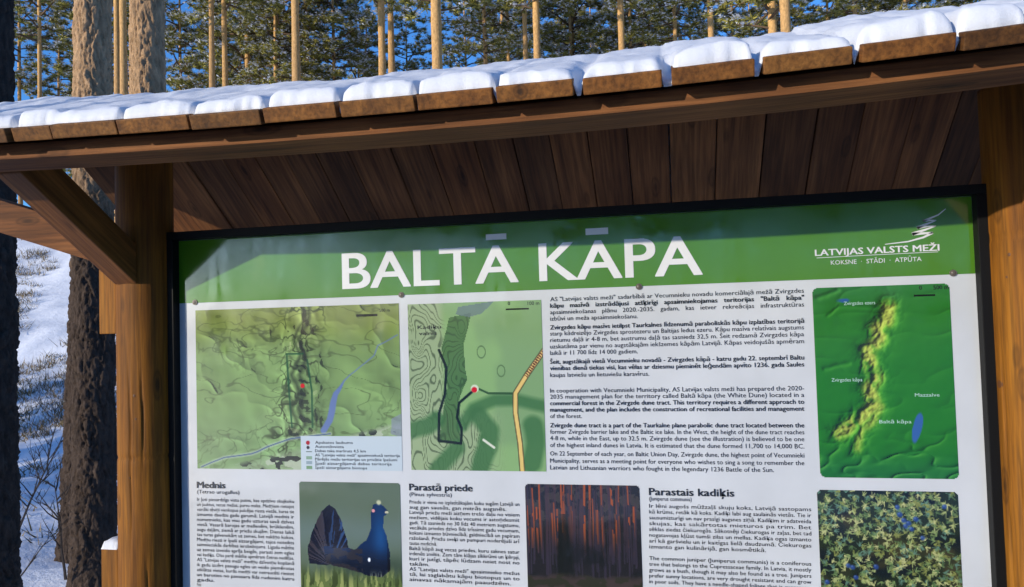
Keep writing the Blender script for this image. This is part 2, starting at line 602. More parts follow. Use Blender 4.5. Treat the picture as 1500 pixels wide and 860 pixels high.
XL, XR = -1.74, 1.47
XLR = -1.47
eye = lambda prof: [(y, z + EYE) for y, z in prof]
up(prism('front_beam', eye([(-0.62, 0.375), (-0.50, 0.375), (-0.50, 0.455), (-0.62, 0.409)]), XL + 0.03, XR - 0.03, MAT['beam'], stand, 0.004, 44, sag))
up(prism('ridge_beam', eye([(-0.13, 0.527), (-0.035, 0.527), (-0.035, 0.578), (-0.075, 0.604), (-0.13, 0.592)]), XL + 0.03, XR - 0.03, MAT['beam'], stand, 0.004, 40, sag))
ry = 0.40
up(prism('rear_beam', eye([(ry, RZ - (ry - RY) * RS - 0.09), (ry + 0.09, RZ - (ry + 0.09 - RY) * RS - 0.03), (ry + 0.09, RZ - (ry + 0.09 - RY) * RS - 0.003), (ry, RZ - (ry - RY) * RS - 0.003)]), XLR + 0.03, XR - 0.03, MAT['beam'], stand, 0.003, 40, sag))
for s in (-1, 1):
    xa = s * PX - 0.036 - (0.005 if s < 0 else -0.005)
    up(prism('brace', eye([(-0.097, 0.142), (-0.494, 0.389), (-0.494, 0.468), (-0.455, 0.478), (-0.097, 0.257)]), xa, xa + 0.072, MAT['brace'], stand, 0.003))
    xb = s * (PX + 0.112)
    up(prism('cleat', eye([(-0.05, 0.0), (0.04, 0.0), (0.04, 0.20), (-0.05, 0.20)]), xb - 0.024, xb + 0.034, MAT['log'], stand, 0.003))
    up(prism('side_stub', [(-0.05, -0.2), (0.05, -0.2), (0.05, EYE - 0.635), (-0.05, EYE - 0.63)], xb - 0.024, xb + 0.034, MAT['log'], stand, 0.004))

up(prism('side_arm', eye([(-0.035, 0.19), (0.035, 0.19), (0.035, 0.292), (-0.035, 0.292)]), -2.05, -1.235, MAT['beam'], stand, 0.003, 1, lambda q: -0.315 * (q + 1.25)))

# front roof planks: ends read off the photograph at the eave, carried on past the frame
pe = [(0, 75), (77, 172), (175, 278), (283, 385), (389, 494), (500, 608), (612, 722), (728, 840), (854, 970), (984, 1106), (1119, 1250), (1262, 1400)]
edges = []
for a, b_ in pe:
    yy = 195 - 0.075 * (a + b_) / 2
    edges.append([at_y(a, yy, FY)[0], at_y(b_, yy, FY)[0]])
edges[0][0] = edges[0][1] - 0.095
x = edges[0][0] - 0.008
while x > XL + 0.05:
    edges.insert(0, [x - 0.094, x]); x -= 0.094 + random.uniform(0.006, 0.012)
x = edges[-1][1] + 0.01
while x < XR - 0.05:
    edges.append([x, x + 0.098]); x += 0.098 + random.uniform(0.007, 0.012)
XL, XR = edges[0][0], edges[-1][1]


def plank_at(name, x0, x1, y0, y1, zf, mat, lift=0.0, taper=0.0):
    """a board on a sloping plane: underside z = zf(y), thickness TH measured square to it"""
    dy, dz = y1 - y0, zf(y1) - zf(y0)
    L = math.hypot(dy, dz); ny_, nz_ = -dz / L * TH, dy / L * TH
    if nz_ < 0: ny_, nz_ = -ny_, -nz_
    prof = [(y0, zf(y0) + EYE + lift), (y1, zf(y1) + EYE + lift), (y1 + ny_, zf(y1) + EYE + nz_ + lift), (y0 + ny_, zf(y0) + EYE + nz_ + lift)]
    sg = sag((x0 + x1) / 2); sl = (sag(x1) - sag(x0)) / (x1 - x0)
    return up(prism(name, prof, x0, x1, mat, stand, 0.0025, 1, lambda q: sg + sl * (q - (x0 + x1) / 2)))


end_off = []
for k, (x0, x1) in enumerate(edges):
    e = random.uniform(-0.006, 0.006); end_off.append(e)
    plank_at('roof_plank', x0, x1, FY + e, RY - 0.012, roof_under, MAT['plank'], random.uniform(0, 0.003))
x = XLR
while x < XR - 0.06:
    w = random.uniform(0.095, 0.135)
    plank_at('soffit_plank', x, min(x + w, XR), RY + 0.012, 0.56, roof_under, MAT['soffit'], random.uniform(0.0, 0.006))
    x += w + random.uniform(0.001, 0.004)

# ------------------------------------------------------------------ snow on the roof
xsn = np.arange(XL + 0.004, XR - 0.003, 0.007)
fl = np.concatenate([np.linspace(0, 0.05, 14) ** 1.0, np.linspace(0.06, 0.585, 32)])      # from the eave up the front slope
bl = np.linspace(0.03, 0.66, 24)                                                           # down the rear slope
E0 = np.array([e[0] for e in edges]); E1 = np.array([e[1] for e in edges])
mid = (E0 + E1) / 2; hw = (E1 - E0) / 2
ki = np.argmin(np.abs(xsn[:, None] - mid[None, :]) - hw[None, :], axis=1)
uu = (xsn - mid[ki]) / hw[ki]                          # -1..1 across a plank, beyond in the gap
sagv = np.array([sag(q) for q in xsn])
gapdeep = 0.2 + 0.65 * _h(np.where(uu > 0, ki, ki - 1), ki * 0, 7)
thick = 0.031 + 0.014 * (_h(ki, ki * 0, 3) - 0.5) + 0.014 * (fbm(xsn * 3, xsn * 0, 5, 2) - 0.5) - 0.006 * smooth(0.2, 0.9, xsn)
chip = np.clip(fbm(xsn * 33, xsn * 0 + 3, 23, 4) - 0.52, 0, 1) * 0.03 + 0.003 * (fbm(xsn * 150, xsn * 0, 29, 2) - 0.5)
eoff = np.array(end_off)[ki]
top_f = TH / math.cos(math.atan(FS))
top_r = TH / math.cos(math.atan(RS))
rows = []
au = np.clip(np.abs(uu), 0, 1.3)
gap = au > 1.0
for d in fl:
    lip = np.sqrt(np.clip(1 - (1 - np.minimum(d / 0.024, 1)) ** 2, 0, 1))         # rounded front of the snow
    groove = np.clip(1 - au ** 7.0, 0, 1)
    fade = np.exp(-d / 0.22)
    wob = (fbm(xsn * 11, np.full_like(xsn, d * 11), 13, 4) - 0.5) * 1.3
    t = thick * lip * (1 - fade * (1 - groove) * 0.9 * gapdeep) + (0.018 * wob + 0.006 * (fbm(xsn * 55, np.full_like(xsn, d * 55), 31, 3) - 0.5)) * lip
    t = np.maximum(t, 0.003)
    t = np.where(gap & (d < 0.12), -0.020 + 0.35 * max(d - 0.02, 0) * 1.0, t)
    Y = FY + 0.004 + eoff * (1 - min(d / 0.2, 1)) + d - 0.008 * math.sin(min(d / 0.05, 1) * math.pi) + 0.006 * wob * (1 if d < 0.05 else 0)
    Y = Y + chip * max(0.0, 1 - d / 0.03)
    Y = np.where(gap & (d < 0.05), np.maximum(Y, FY + 0.016), Y)
    Z = EYE + FZ + top_f + (FY + d - FY) * FS + sagv + t
    rows.append(np.stack([xsn, Y, Z], -1))
for d in bl:
    wob = (fbm(xsn * 9, np.full_like(xsn, 20 + d * 9), 17, 3) - 0.5)
    t = 0.05 + 0.02 * wob
    t *= min(1.0, math.sqrt(max(0.0, 1 - max(0, d - 0.60) ** 2 / 0.0037)))
    Z = EYE + RZ + top_r - d * RS + sagv + t
    Z = np.minimum(Z, rows[len(fl) - 1][:, 2] + 0.012 - d * 0.1)
    Z = np.where(xsn < XLR, rows[len(fl) - 1][:, 2] - 0.012 - d * 0.03, Z)
    rows.append(np.stack([xsn, np.where(xsn < XLR, RY + 0.002 + d * 0.02, RY + d), Z], -1))
# underside skirt so the blanket is closed at eave and ends
f0 = rows[0].copy(); f0[:, 2] -= 0.004; f0[:, 1] += 0.004
rows.insert(0, f0)
G = np.array(rows)
# end rounding
for r_ in range(len(G)):
    base = G[r_, :, 2]
    ed = np.minimum(xsn - xsn[0], xsn[-1] - xsn)
    G[r_, :, 2] = base - 0.035 * (1 - np.sqrt(np.clip(1 - (1 - np.minimum(ed / 0.04, 1)) ** 2, 0, 1)))
nr, nc = G.shape[:2]
ii = np.arange(nr * nc).reshape(nr, nc)
Fs = np.stack([ii[:-1, :-1], ii[:-1, 1:], ii[1:, 1:], ii[1:, :-1]], -1).reshape(-1, 4)
tag(mesh_obj('roof_snow', G.reshape(-1, 3), Fs, MAT['snow'], smooth=True), 'thick white snow lying in ridges along the roof planks of the stand', 'snow', kind='stuff')


def snow_cap(x0, x1, y0, y1, z, h, label):
    n = 14
    V = []; Fc = []
    for j in range(n):
        for i in range(n):
            u, v = i / (n - 1), j / (n - 1)
            r = max(abs(2 * u - 1), abs(2 * v - 1))
            t = h * math.sqrt(max(0, 1 - r ** 4)) + 0.004 * random.random() * (r < 0.95)
            V.append((x0 + (x1 - x0) * u, y0 + (y1 - y0) * v, z + t))
    for j in range(n - 1):
        for i in range(n - 1):
            a = j * n + i
            Fc.append((a, a + 1, a + n + 1, a + n))
    tag(mesh_obj('snow_cap', V, Fc, MAT['snow'], smooth=True), label, 'snow')


snow_cap(-1.310, -1.252, -0.05, 0.05, EYE - 0.633, 0.024, 'small snow cap on the stub beside the left log post')

# ------------------------------------------------------------------ the board
ZT, ZH, ZB = EYE + 0.2717, EYE + 0.0846, EYE - 1.02       # sheet top, header bottom, sheet bottom
HW = 1.075
board = up(prism('board', [(0.0, ZB), (0.012, ZB), (0.012, ZT), (0.0, ZT)], -HW, HW, MAT['sheet'], stand, 0.0))
tag(board, 'white glossy printed board with green header, maps and photographs')


def on_board(o):
    o.parent = board
    o.matrix_parent_inverse = Matrix.Identity(4)
    return o


fw = 0.0235
for nm, x0, x1, z0, z1 in (('frame_rail', -HW - fw, HW + fw, ZT, ZT + fw), ('frame_rail', -HW - fw, HW + fw, ZB - fw, ZB),
                           ('frame_stile', -HW - fw, -HW, ZB, ZT), ('frame_stile', HW, HW + fw, ZB, ZT)):
    e = 0.0005 if nm == 'frame_stile' else 0.0
    on_board(prism(nm, [(-0.03 + e, z0), (0.02 - e, z0), (0.02 - e, z1), (-0.03 + e, z1)], x0, x1, MAT['frame'], None, 0.0015))


def bpt(px, py):
    return at_y(px, py, 0.0)


def flat(name, pts, mat, y):
    return on_board(mesh_obj(name, [(x, y, z) for x, z in pts], [list(range(len(pts)))], mat))


flat('header_band', [(-HW + 0.0005, ZH), (HW - 0.0005, ZH), (HW - 0.0005, ZT - 0.0005), (-HW + 0.0005, ZT - 0.0005)], MAT['green'], -0.0008)

# ---- printed pictures: a grid of coloured faces for each (the print, plus one painted-in reflection)
def lin(c):
    c = np.clip(np.asarray(c, float) / 255.0, 0, 1)
    return np.where(c <= 0.04045, c / 12.92, ((c + 0.055) / 1.055) ** 2.4)


def picture(name, x0, x1, z0, z1, paint, res, label=None, round_px=0, y=-0.0010):
    w, h = x1 - x0, z1 - z0
    nu = max(8, int(w * res)); nv = max(8, int(h * res))
    u = (np.arange(nu) + 0.5) / nu; v = (np.arange(nv) + 0.5) / nv
    U, Vv = np.meshgrid(u, v)                      # v runs down from the top
    rgb = np.clip(paint(U, Vv, w / h), 0, 255)
    img = lin(rgb)
    gx = np.linspace(x0, x1, nu + 1); gz = np.linspace(z1, z0, nv + 1)
    PX_, PZ_ = np.meshgrid(gx, gz)
    V = np.stack([PX_, np.full_like(PX_, y), PZ_], -1).reshape(-1, 3)
    ii = np.arange((nu + 1) * (nv + 1)).reshape(nv + 1, nu + 1)
    Fc = np.stack([ii[1:, :-1], ii[1:, 1:], ii[:-1, 1:], ii[:-1, :-1]], -1).reshape(-1, 4)
    keep = np.ones(nu * nv, bool)
    if round_px:
        r = round_px
        X = U * w; Z = Vv * h
        dx = np.maximum(r - np.minimum(X, w - X), 0); dz = np.maximum(r - np.minimum(Z, h - Z), 0)
        keep = (np.hypot(dx, dz) <= r).reshape(-1)
    Fc = Fc[keep]
    cols = img.reshape(-1, 3)[keep]
    me = bpy.data.meshes.new(name)
    me.from_pydata(V.tolist(), [], Fc.tolist())
    at = me.color_attributes.new('Col', 'FLOAT_COLOR', 'CORNER')
    c4 = np.ones((len(Fc) * 4, 4), np.float32)
    c4[:, :3] = np.repeat(cols, 4, axis=0)
    at.data.foreach_set('color', c4.reshape(-1))
    me.materials.append(MAT['print'])
    o = link(bpy.data.objects.new(name, me))
    if label: o['label'] = label
    return on_board(o)


def seg_dist(U, V, pts, asp):
    """distance to a polyline (in units of picture height) and the position along it 0..1"""
    D = np.full(U.shape, 9.0); T = np.zeros(U.shape)
    n = len(pts) - 1
    for i in range(n):
        ax, ay = pts[i][0] * asp, pts[i][1]; bx, by = pts[i + 1][0] * asp, pts[i + 1][1]
        px, py = U * asp - ax, V - ay; dx, dy = bx - ax, by - ay
        t = np.clip((px * dx + py * dy) / (dx * dx + dy * dy + 1e-9), 0, 1)
        d = np.hypot(px - t * dx, py - t * dy)
        T = np.where(d < D, (i + t) / n, T); D = np.minimum(D, d)
    return D, T


def inside(U, V, poly):
    c = np.zeros(U.shape, bool)
    n = len(poly); j = n - 1
    for i in range(n):
        xi, yi = poly[i]; xj, yj = poly[j]
        cond = ((yi > V) != (yj > V)) & (U < (xj - xi) * (V - yi) / (yj - yi + 1e-12) + xi)
        c ^= cond; j = i
    return c


def over(img, col, a):
    a = np.asarray(a, float)[..., None] if np.ndim(a) else a
    return img * (1 - a) + np.array(col, float) * a


def relief(H, k):
    gy, gx = np.gradient(H)
    return np.clip((gx * 0.8 - gy * 0.6) * k, -1, 1)


def soft(d, w, s=0.004):
    return np.clip((w - d) / s + 0.5, 0, 1)


def paint_map1(U, V, asp):
    X = U * asp
    wx = fbm(X * 5, V * 5, 31, 3) - 0.5
    ridge = [(0.56, -0.02), (0.55, 0.10), (0.50, 0.20), (0.54, 0.30), (0.50, 0.42), (0.53, 0.52), (0.50, 0.62), (0.53, 0.72), (0.45, 0.82)]
    dr, _ = seg_dist(U + wx * 0.05, V, ridge, asp)
    rough = np.exp(-(dr / 0.11) ** 2)
    rough = np.maximum(rough, 0.55 * np.exp(-(((X - 0.42) / 0.25) ** 2 + ((V - 0.22) / 0.13) ** 2)))
    H = (fbm(X * 4, V * 4, 33, 3) * 1.2 + rough * (1 - np.abs(2 * fbm(X * 9 + wx, V * 9, 35, 3) - 1)) * 1.4 + (1 - np.abs(2 * fbm(X * 5, V * 7, 37, 2) - 1)) ** 4 * 0.30)
    sh = relief(H, 7.0 * U.shape[0] / 180)
    base = np.zeros(U.shape + (3,)) + np.array([112, 140, 84])
    base = over(base, (120, 128, 66), smooth(0.35, 0.0, V) * 0.7)
    base = over(base, (108, 142, 98), smooth(0.4, 1.0, V) * 0.6)
    img = base * (1 + 0.42 * sh[..., None])
    squig = np.abs(2 * fbm(X * 13 + wx * 3, V * 13, 39, 3) - 1)
    img = over(img, (46, 56, 32), soft(squig, 0.07, 0.08) * np.clip(rough * 1.5 + 0.30 * smooth(0.42, 0.6, fbm(X * 3, V * 3, 43, 2)), 0, 1) * 0.85)
    streak = np.abs(2 * fbm(X * 4 + V * 5, V * 11 - X * 3, 45, 3) - 1)
    img = over(img, (62, 72, 44), soft(streak, 0.03, 0.05) * 0.5)
    img = over(img, (176, 184, 140), (squig > 0.62) * rough * 0.6)
    img = over(img, (38, 48, 28), soft(np.abs(dr - 0.02 - 0.02 * wx), 0.012, 0.02) * 0.65 * (V < 0.8))
    img = over(img, (25, 30, 20), (sh < -0.45) * 0.6)
    for pl in ([(0.46, 0.29), (0.47, 0.55), (0.48, 0.74)], [(0.46, 0.29), (0.54, 0.29)], [(0.56, 0.33), (0.58, 0.52), (0.58, 0.74)]):
        d, _ = seg_dist(U, V, pl, asp); img = over(img, (25, 70, 40), soft(d, 0.006) * 0.8)
    d, t = seg_dist(U + wx * 0.03, V, [(1.0, 0.19), (0.90, 0.25), (0.88, 0.31), (0.74, 0.46), (0.69, 0.54), (0.66, 0.70), (0.63, 0.76)], asp)
    img = over(img, (92, 112, 158), soft(d, 0.003 + 0.017 * smooth(0.45, 0.75, t), 0.008))
    d, _ = seg_dist(U + wx * 0.04, V, [(0.66, 0.78), (0.47, 0.81), (0.36, 0.86), (0.28, 0.905), (0.14, 0.93), (0.02, 0.99)], asp)
    below = smooth(0.0, 0.05, V - (1.02 - 0.33 * U))
    img = over(img, (166, 176, 158), below * (0.35 + 0.5 * (fbm(X * 14, V * 22, 41, 3) > 0.52)))
    img = over(img, (40, 46, 40), below * (fbm(X * 16, V * 30, 47, 2) > 0.66))
    img = over(img, (170, 182, 170), soft(d, 0.011, 0.01) * 0.6); img = over(img, (70, 92, 124), soft(d, 0.004))
    img = over(img, (120, 130, 150), inside(U, V, [(0.955, 0.69), (1, 0.66), (1, 0.8), (0.95, 0.78)]) * 0.7)
    d = np.hypot(X - 0.535 * asp, V - 0.487); img = over(img, (190, 25, 25), soft(d, 0.014))
    leg = (U > 0.52) & (V > 0.795)
    img[leg] = (176, 190, 200)
    d = np.hypot(X - 0.556 * asp, V - 0.835); img = over(img, (150, 10, 25), soft(d, 0.013))
    d = np.hypot(X - 0.556 * asp, V - 0.864); img = over(img, (15, 15, 20), soft(d, 0.010))
    for k, c in enumerate(((60, 80, 70), (120, 150, 130), (130, 150, 160), (105, 140, 105))):
        vv = 0.885 + 0.03 * k
        img[(U > 0.545) & (U < 0.575) & (V > vv) & (V < vv + (0.008 if k == 0 else 0.022))] = c
    img[(U > 0.80) & (U < 0.90) & (V > 0.06) & (V < 0.073)] = (18, 20, 16)
    return img


def paint_map2(U, V, asp):
    X = U * asp
    P = lambda q: [((a - 25) / 630.0, (b - 40) / 788.0) for a, b in q]
    H = fbm(X * 2.4 + 3, V * 2.0, 51, 3)
    img = np.zeros(U.shape + (3,)) + np.array([124, 160, 104])
    img = over(img, (108, 140, 98), smooth(0.45, 0.62, fbm(X * 3, V * 3, 55, 3)) * 0.6)
    left = smooth(0.30, 0.22, U) + smooth(0.62, 0.7, V) * smooth(0.75, 0.45, U)
    left = np.clip(left, 0, 1)
    img = over(img, (142, 158, 124), left * 0.8)
    H2 = fbm(X * 5.5 + 3, V * 2.6, 52, 3) + 0.55 * X
    fr = np.abs(((H2 * 24) % 1.0) - 0.5)
    img = over(img, (62, 76, 54), soft(fr, 0.12, 0.1) * left * 0.75)
    band = inside(U + 0.02 * (fbm(X * 6, V * 6, 57, 2) - 0.5), V, P([(225, 110), (330, 90), (290, 240), (305, 400), (262, 500), (265, 700), (160, 700), (205, 440), (185, 250)]))
    img = over(img, (62, 98, 52), band * 0.85)
    img = over(img, (40, 62, 36), soft(np.abs(((H2 * 20) % 1.0) - 0.5), 0.12, 0.1) * band * 0.5)
    for pl, w in (([(270, 620), (330, 540), (430, 500), (520, 500), (655, 530)], 0.035), ([(350, 570), (400, 640), (390, 720), (350, 828)], 0.055), ([(30, 640), (110, 620), (150, 590)], 0.05), ([(255, 720), (190, 780), (150, 828)], 0.045), ([(600, 620), (610, 700), (590, 790)], 0.06)):
        d, _ = seg_dist(U + 0.03 * (fbm(X * 7, V * 7, 59, 2) - 0.5), V, P(pl), asp)
        img = over(img, (56, 100, 54), soft(d, w, 0.03) * 0.85)
    img = over(img, (88, 108, 112), inside(U, V, P([(270, 60), (440, 38), (380, 95), (320, 110), (255, 95)])) * 0.8)  # grey-blue polygon: a reflection on the gloss, painted into the map
    for cx, cy, rr in ((372, 275, 0.035), (462, 365, 0.033)):
        d = np.hypot((U - (cx - 25) / 630) * asp * 1.4, V - (cy - 40) / 788); img = over(img, (70, 96, 60), soft(np.abs(d - rr), 0.004) * 0.8)
    d, t = seg_dist(U, V, P([(660, 275), (580, 385), (525, 470), (523, 560), (540, 700), (547, 828)]), asp)
    img = over(img, (70, 66, 40), soft(d, 0.017)); img = over(img, (206, 178, 104), soft(d, 0.011))
    img = over(img, (90, 40, 30), soft(d, 0.010) * (t < 0.22) * (((t * 60) % 1) > 0.4))
    d, _ = seg_dist(U, V, P([(340, 440), (400, 468), (510, 470)]), asp); img = over(img, (44, 74, 40), soft(d, 0.006))
    d, _ = seg_dist(U, V, P([(372, 685), (420, 720)]), asp); img = over(img, (200, 205, 190), soft(d, 0.007))
    d, _ = seg_dist(U, V, P([(172, 262), (205, 345), (195, 470), (165, 560), (160, 690), (266, 702), (270, 632), (250, 580), (262, 512), (330, 455)]), asp)
    img = over(img, (16, 28, 18), soft(d, 0.008))
    img = over(img, (190, 205, 180), soft(np.hypot((U - 0.495) * asp, V - 0.515), 0.024)); img = over(img, (185, 20, 28), soft(np.hypot((U - 0.492) * asp, V - 0.522), 0.017))
    img[(U > 0.74) & (U < 0.91) & (V > 0.043) & (V < 0.055)] = (20, 24, 18)
    return img


def paint_map3(U, V, asp):
    X = U * asp
    P = lambda q: [((a - 82) / 385.0, (b - 292) / 530.0) for a, b in q]
    wx = (fbm(X * 12, V * 12, 61, 3) - 0.5) * 1.9
    ridge = P([(298, 350), (290, 390), (262, 410), (270, 440), (235, 468), (240, 520), (255, 545), (232, 575), (245, 620), (200, 660), (145, 700)])
    d, t = seg_dist(U + wx * 0.09, V + wx * 0.03, ridge, asp)
    ridge2 = P([(262, 625), (240, 665), (200, 700), (192, 745)])
    d2, _ = seg_dist(U + wx * 0.08, V, ridge2, asp)
    d3, _ = seg_dist(U + wx * 0.05, V, P([(95, 320), (150, 300)]), asp)
    d4, _ = seg_dist(U + wx * 0.05, V, P([(130, 370), (150, 345), (230, 350), (290, 355)]), asp)
    d5, _ = seg_dist(U + wx * 0.06, V, P([(110, 520), (150, 510), (170, 505)]), asp)
    d0, _ = seg_dist(U, V, ridge, asp); d20, _ = seg_dist(U, V, ridge2, asp)
    env = np.maximum(np.exp(-(d0 / 0.055) ** 2), 0.8 * np.exp(-(d20 / 0.04) ** 2))
    rid = 1 - np.abs(2 * fbm(X * 17 + V * 4, V * 13 - X * 3, 69, 4) - 1)
    H = env * (0.35 + rid ** 2 * 1.5) * 1.2 + np.exp(-(d / 0.020) ** 2) * 0.8 + np.exp(-(d3 / 0.012) ** 2) * 0.6 + np.exp(-(d4 / 0.010) ** 2) * 0.35 + np.exp(-(d5 / 0.012) ** 2) * 0.5
    H = H + 0.6 * fbm(X * 3, V * 5, 63, 4) + 0.30 * (1 - np.abs(2 * fbm(X * 4, V * 10, 65, 2) - 1)) ** 6 + 0.10 * fbm(X * 18, V * 18, 64, 2)
    H = H + 0.8 * (1 - np.abs(2 * fbm(X * 7 + V * 3, V * 13, 67, 2) - 1)) ** 8 * smooth(0.72, 0.9, V)
    gy, gx = np.gradient(H)
    sh = np.clip((-gx * 0.9 + gy * -0.5) * 3.4 * U.shape[0] / 230, -1, 1)
    base = np.zeros(U.shape + (3,)) + np.array([34, 108, 26])
    base = over(base, (44, 108, 56), smooth(0.25, 0.0, V) * 0.7)
    base = over(base, (30, 98, 50), smooth(0.8, 1.0, V) * 0.7)
    base = over(base, (70, 132, 30), smooth(0.25, 0.85, env) * 0.8)
    base = over(base, (150, 156, 66), smooth(0.45, 1.0, env) * smooth(0.45, 0.85, rid) * 0.9)
    img = base * (1 - 0.66 * np.clip(-sh, 0, 1)[..., None]) + np.clip(sh, 0, 1)[..., None] * np.array([46, 52, 24])
    img = over(img, (50, 90, 150), soft(np.hypot((U - 0.73) * asp * 1.9 + (V - 0.72) * 0.45, (V - 0.74) * 0.55) + wx * 0.012, 0.040, 0.01))
    img = over(img, (44, 84, 140), soft(np.hypot((U - 0.24) * asp * 0.7, (V - 0.072) * 1.6) + wx * 0.02, 0.014, 0.01))
    img[(U > 0.745) & (U < 0.90) & (V > 0.053) & (V < 0.063)] = (12, 22, 12)
    return img


def paint_bird(U, V, asp):
    # picture 148 x 175 px of the photograph; zoom coordinates 735..1362 x 70..(70+750)
    P = lambda q: [((a - 735) / 627.0, (b - 68) / 740.0) for a, b in q]
    X = U * asp
    n = fbm(X * 3, V * 3, 71, 4)
    img = np.zeros(U.shape + (3,)) + np.array([70, 84, 70])
    img = over(img, (48, 62, 52), smooth(0.35, 0.7, fbm(X * 2.2, V * 2.6, 73, 3)))
    img = over(img, (84, 100, 104), np.exp(-(((V - 0.42) / 0.16) ** 2)) * 0.6)
    gr = smooth(0.68, 0.86, V + 0.10 * (fbm(X * 30, V * 4, 75, 2) - 0.5))
    blade = fbm(X * 42, V * 8 + X * 4, 77, 2)
    img = over(img, (78, 92, 50), gr * 0.9); img = over(img, (130, 136, 84), gr * (blade > 0.6) * 0.7); img = over(img, (34, 44, 26), gr * (blade < 0.4) * 0.7)
    wob = (fbm(X * 16, V * 16, 79, 2) - 0.5) * 0.02
    tail = inside(U + wob, V + wob, P([(790, 585), (786, 480), (820, 360), (870, 255), (925, 212), (965, 240), (1000, 320), (1030, 430), (1040, 480), (1020, 560), (900, 590)]))
    body = inside(U + wob, V + wob, P([(880, 470), (980, 480), (1090, 480), (1150, 430), (1180, 350), (1178, 260), (1195, 205), (1230, 190), (1262, 215), (1285, 240), (1278, 262), (1258, 275), (1255, 330), (1278, 420), (1298, 520), (1290, 600), (1240, 650), (1140, 640), (1020, 600), (900, 580)]))
    ang = np.arctan2((V - 0.70), (U - 0.30) * asp)
    streak = fbm(ang * 22, np.hypot(U - 0.3, V - 0.7) * 5, 81, 2)
    img = over(img, (12, 18, 34), tail); img = over(img, (40, 66, 104), tail * (streak > 0.56) * smooth(0.1, 0.42, U) * 0.8); img = over(img, (62, 52, 54), tail * (streak > 0.6) * (U < 0.28) * 0.6)
    img = over(img, (13, 34, 66), body)
    img = over(img, (22, 64, 112), body * np.exp(-(((U - 0.80) / 0.075) ** 2) - ((V - 0.45) / 0.2) ** 2) * 0.8)
    img = over(img, (10, 16, 28), body * smooth(0.50, 0.72, V) * 0.8 + body * (U > 0.86) * 0.35)
    img = over(img, (40, 36, 40), body * (U < 0.62) * (fbm(X * 20, V * 30, 83, 2) > 0.5) * 0.7)
    d = np.hypot((U - 0.685) * asp, (V - 0.645) * 0.7); img = over(img, (190, 196, 204), soft(d, 0.012))
    d = np.hypot((U - 0.79) * asp, V - 0.165); img = over(img, (150, 154, 128), soft(d, 0.020, 0.014)); d = np.hypot((U - 0.735) * asp, V - 0.235); img = over(img, (176, 120, 126), soft(d, 0.014))
    img = over(img, (150, 152, 120), gr * body * (blade > 0.52) * smooth(0.7, 0.8, V) * 0.75)
    d = np.hypot((U - 0.865) * asp, (V - 0.245) * 1.5); img = over(img, (150, 150, 130), soft(d, 0.016))
    return img * 1.18


def paint_forest(U, V, asp):
    X = U * asp
    img = np.zeros(U.shape + (3,)) + np.array([32, 33, 38])
    img = over(img, (60, 56, 54), (fbm(X * 20, V * 20, 91, 3) > 0.55) * smooth(0.5, 0.2, V) * 0.8)
    rg = np.random.default_rng(5)
    for k in range(80):
        xc = rg.random(); w = rg.uniform(0.003, 0.011); top = rg.uniform(-0.2, 0.25); bot = rg.uniform(0.55, 0.83)
        red = rg.random()
        d = np.abs(U - xc - 0.006 * np.sin(V * 5 + k)) * asp
        a = soft(d, w, 0.006) * (V > top) * (V < bot)
        lit = smooth(0.62, 0.30, V + 0.12 * (rg.random() - 0.5)) * (fbm(X * 30, V * 9 + k, 92, 2) > 0.36)
        img = over(img, (50, 46, 60), a * 0.75)
        img = over(img, (104 + 40 * red, 50 + 22 * red, 38), a * lit * (0.15 + 0.85 * (red > 0.62)))
    img = over(img, (20, 26, 30), smooth(0.45, 0.62, fbm(X * 5, V * 5, 93, 3)) * smooth(0.4, 0.6, V) * 0.6)
    img = over(img, (18, 24, 24), np.clip(0.11 - np.abs(U - 0.34) * asp - 0.12 * (0.75 - V), 0, 0.05) / 0.05 * (V > 0.25) * 0.7)
    g = smooth(0.76, 0.82, V + 0.06 * (fbm(X * 8, V * 8, 94, 2) - 0.5))
    img = over(img, (66, 56, 54), g * 0.8); img = over(img, (40, 44, 34), g * (fbm(X * 14, V * 20, 95, 2) > 0.52) * 0.8)
    return img


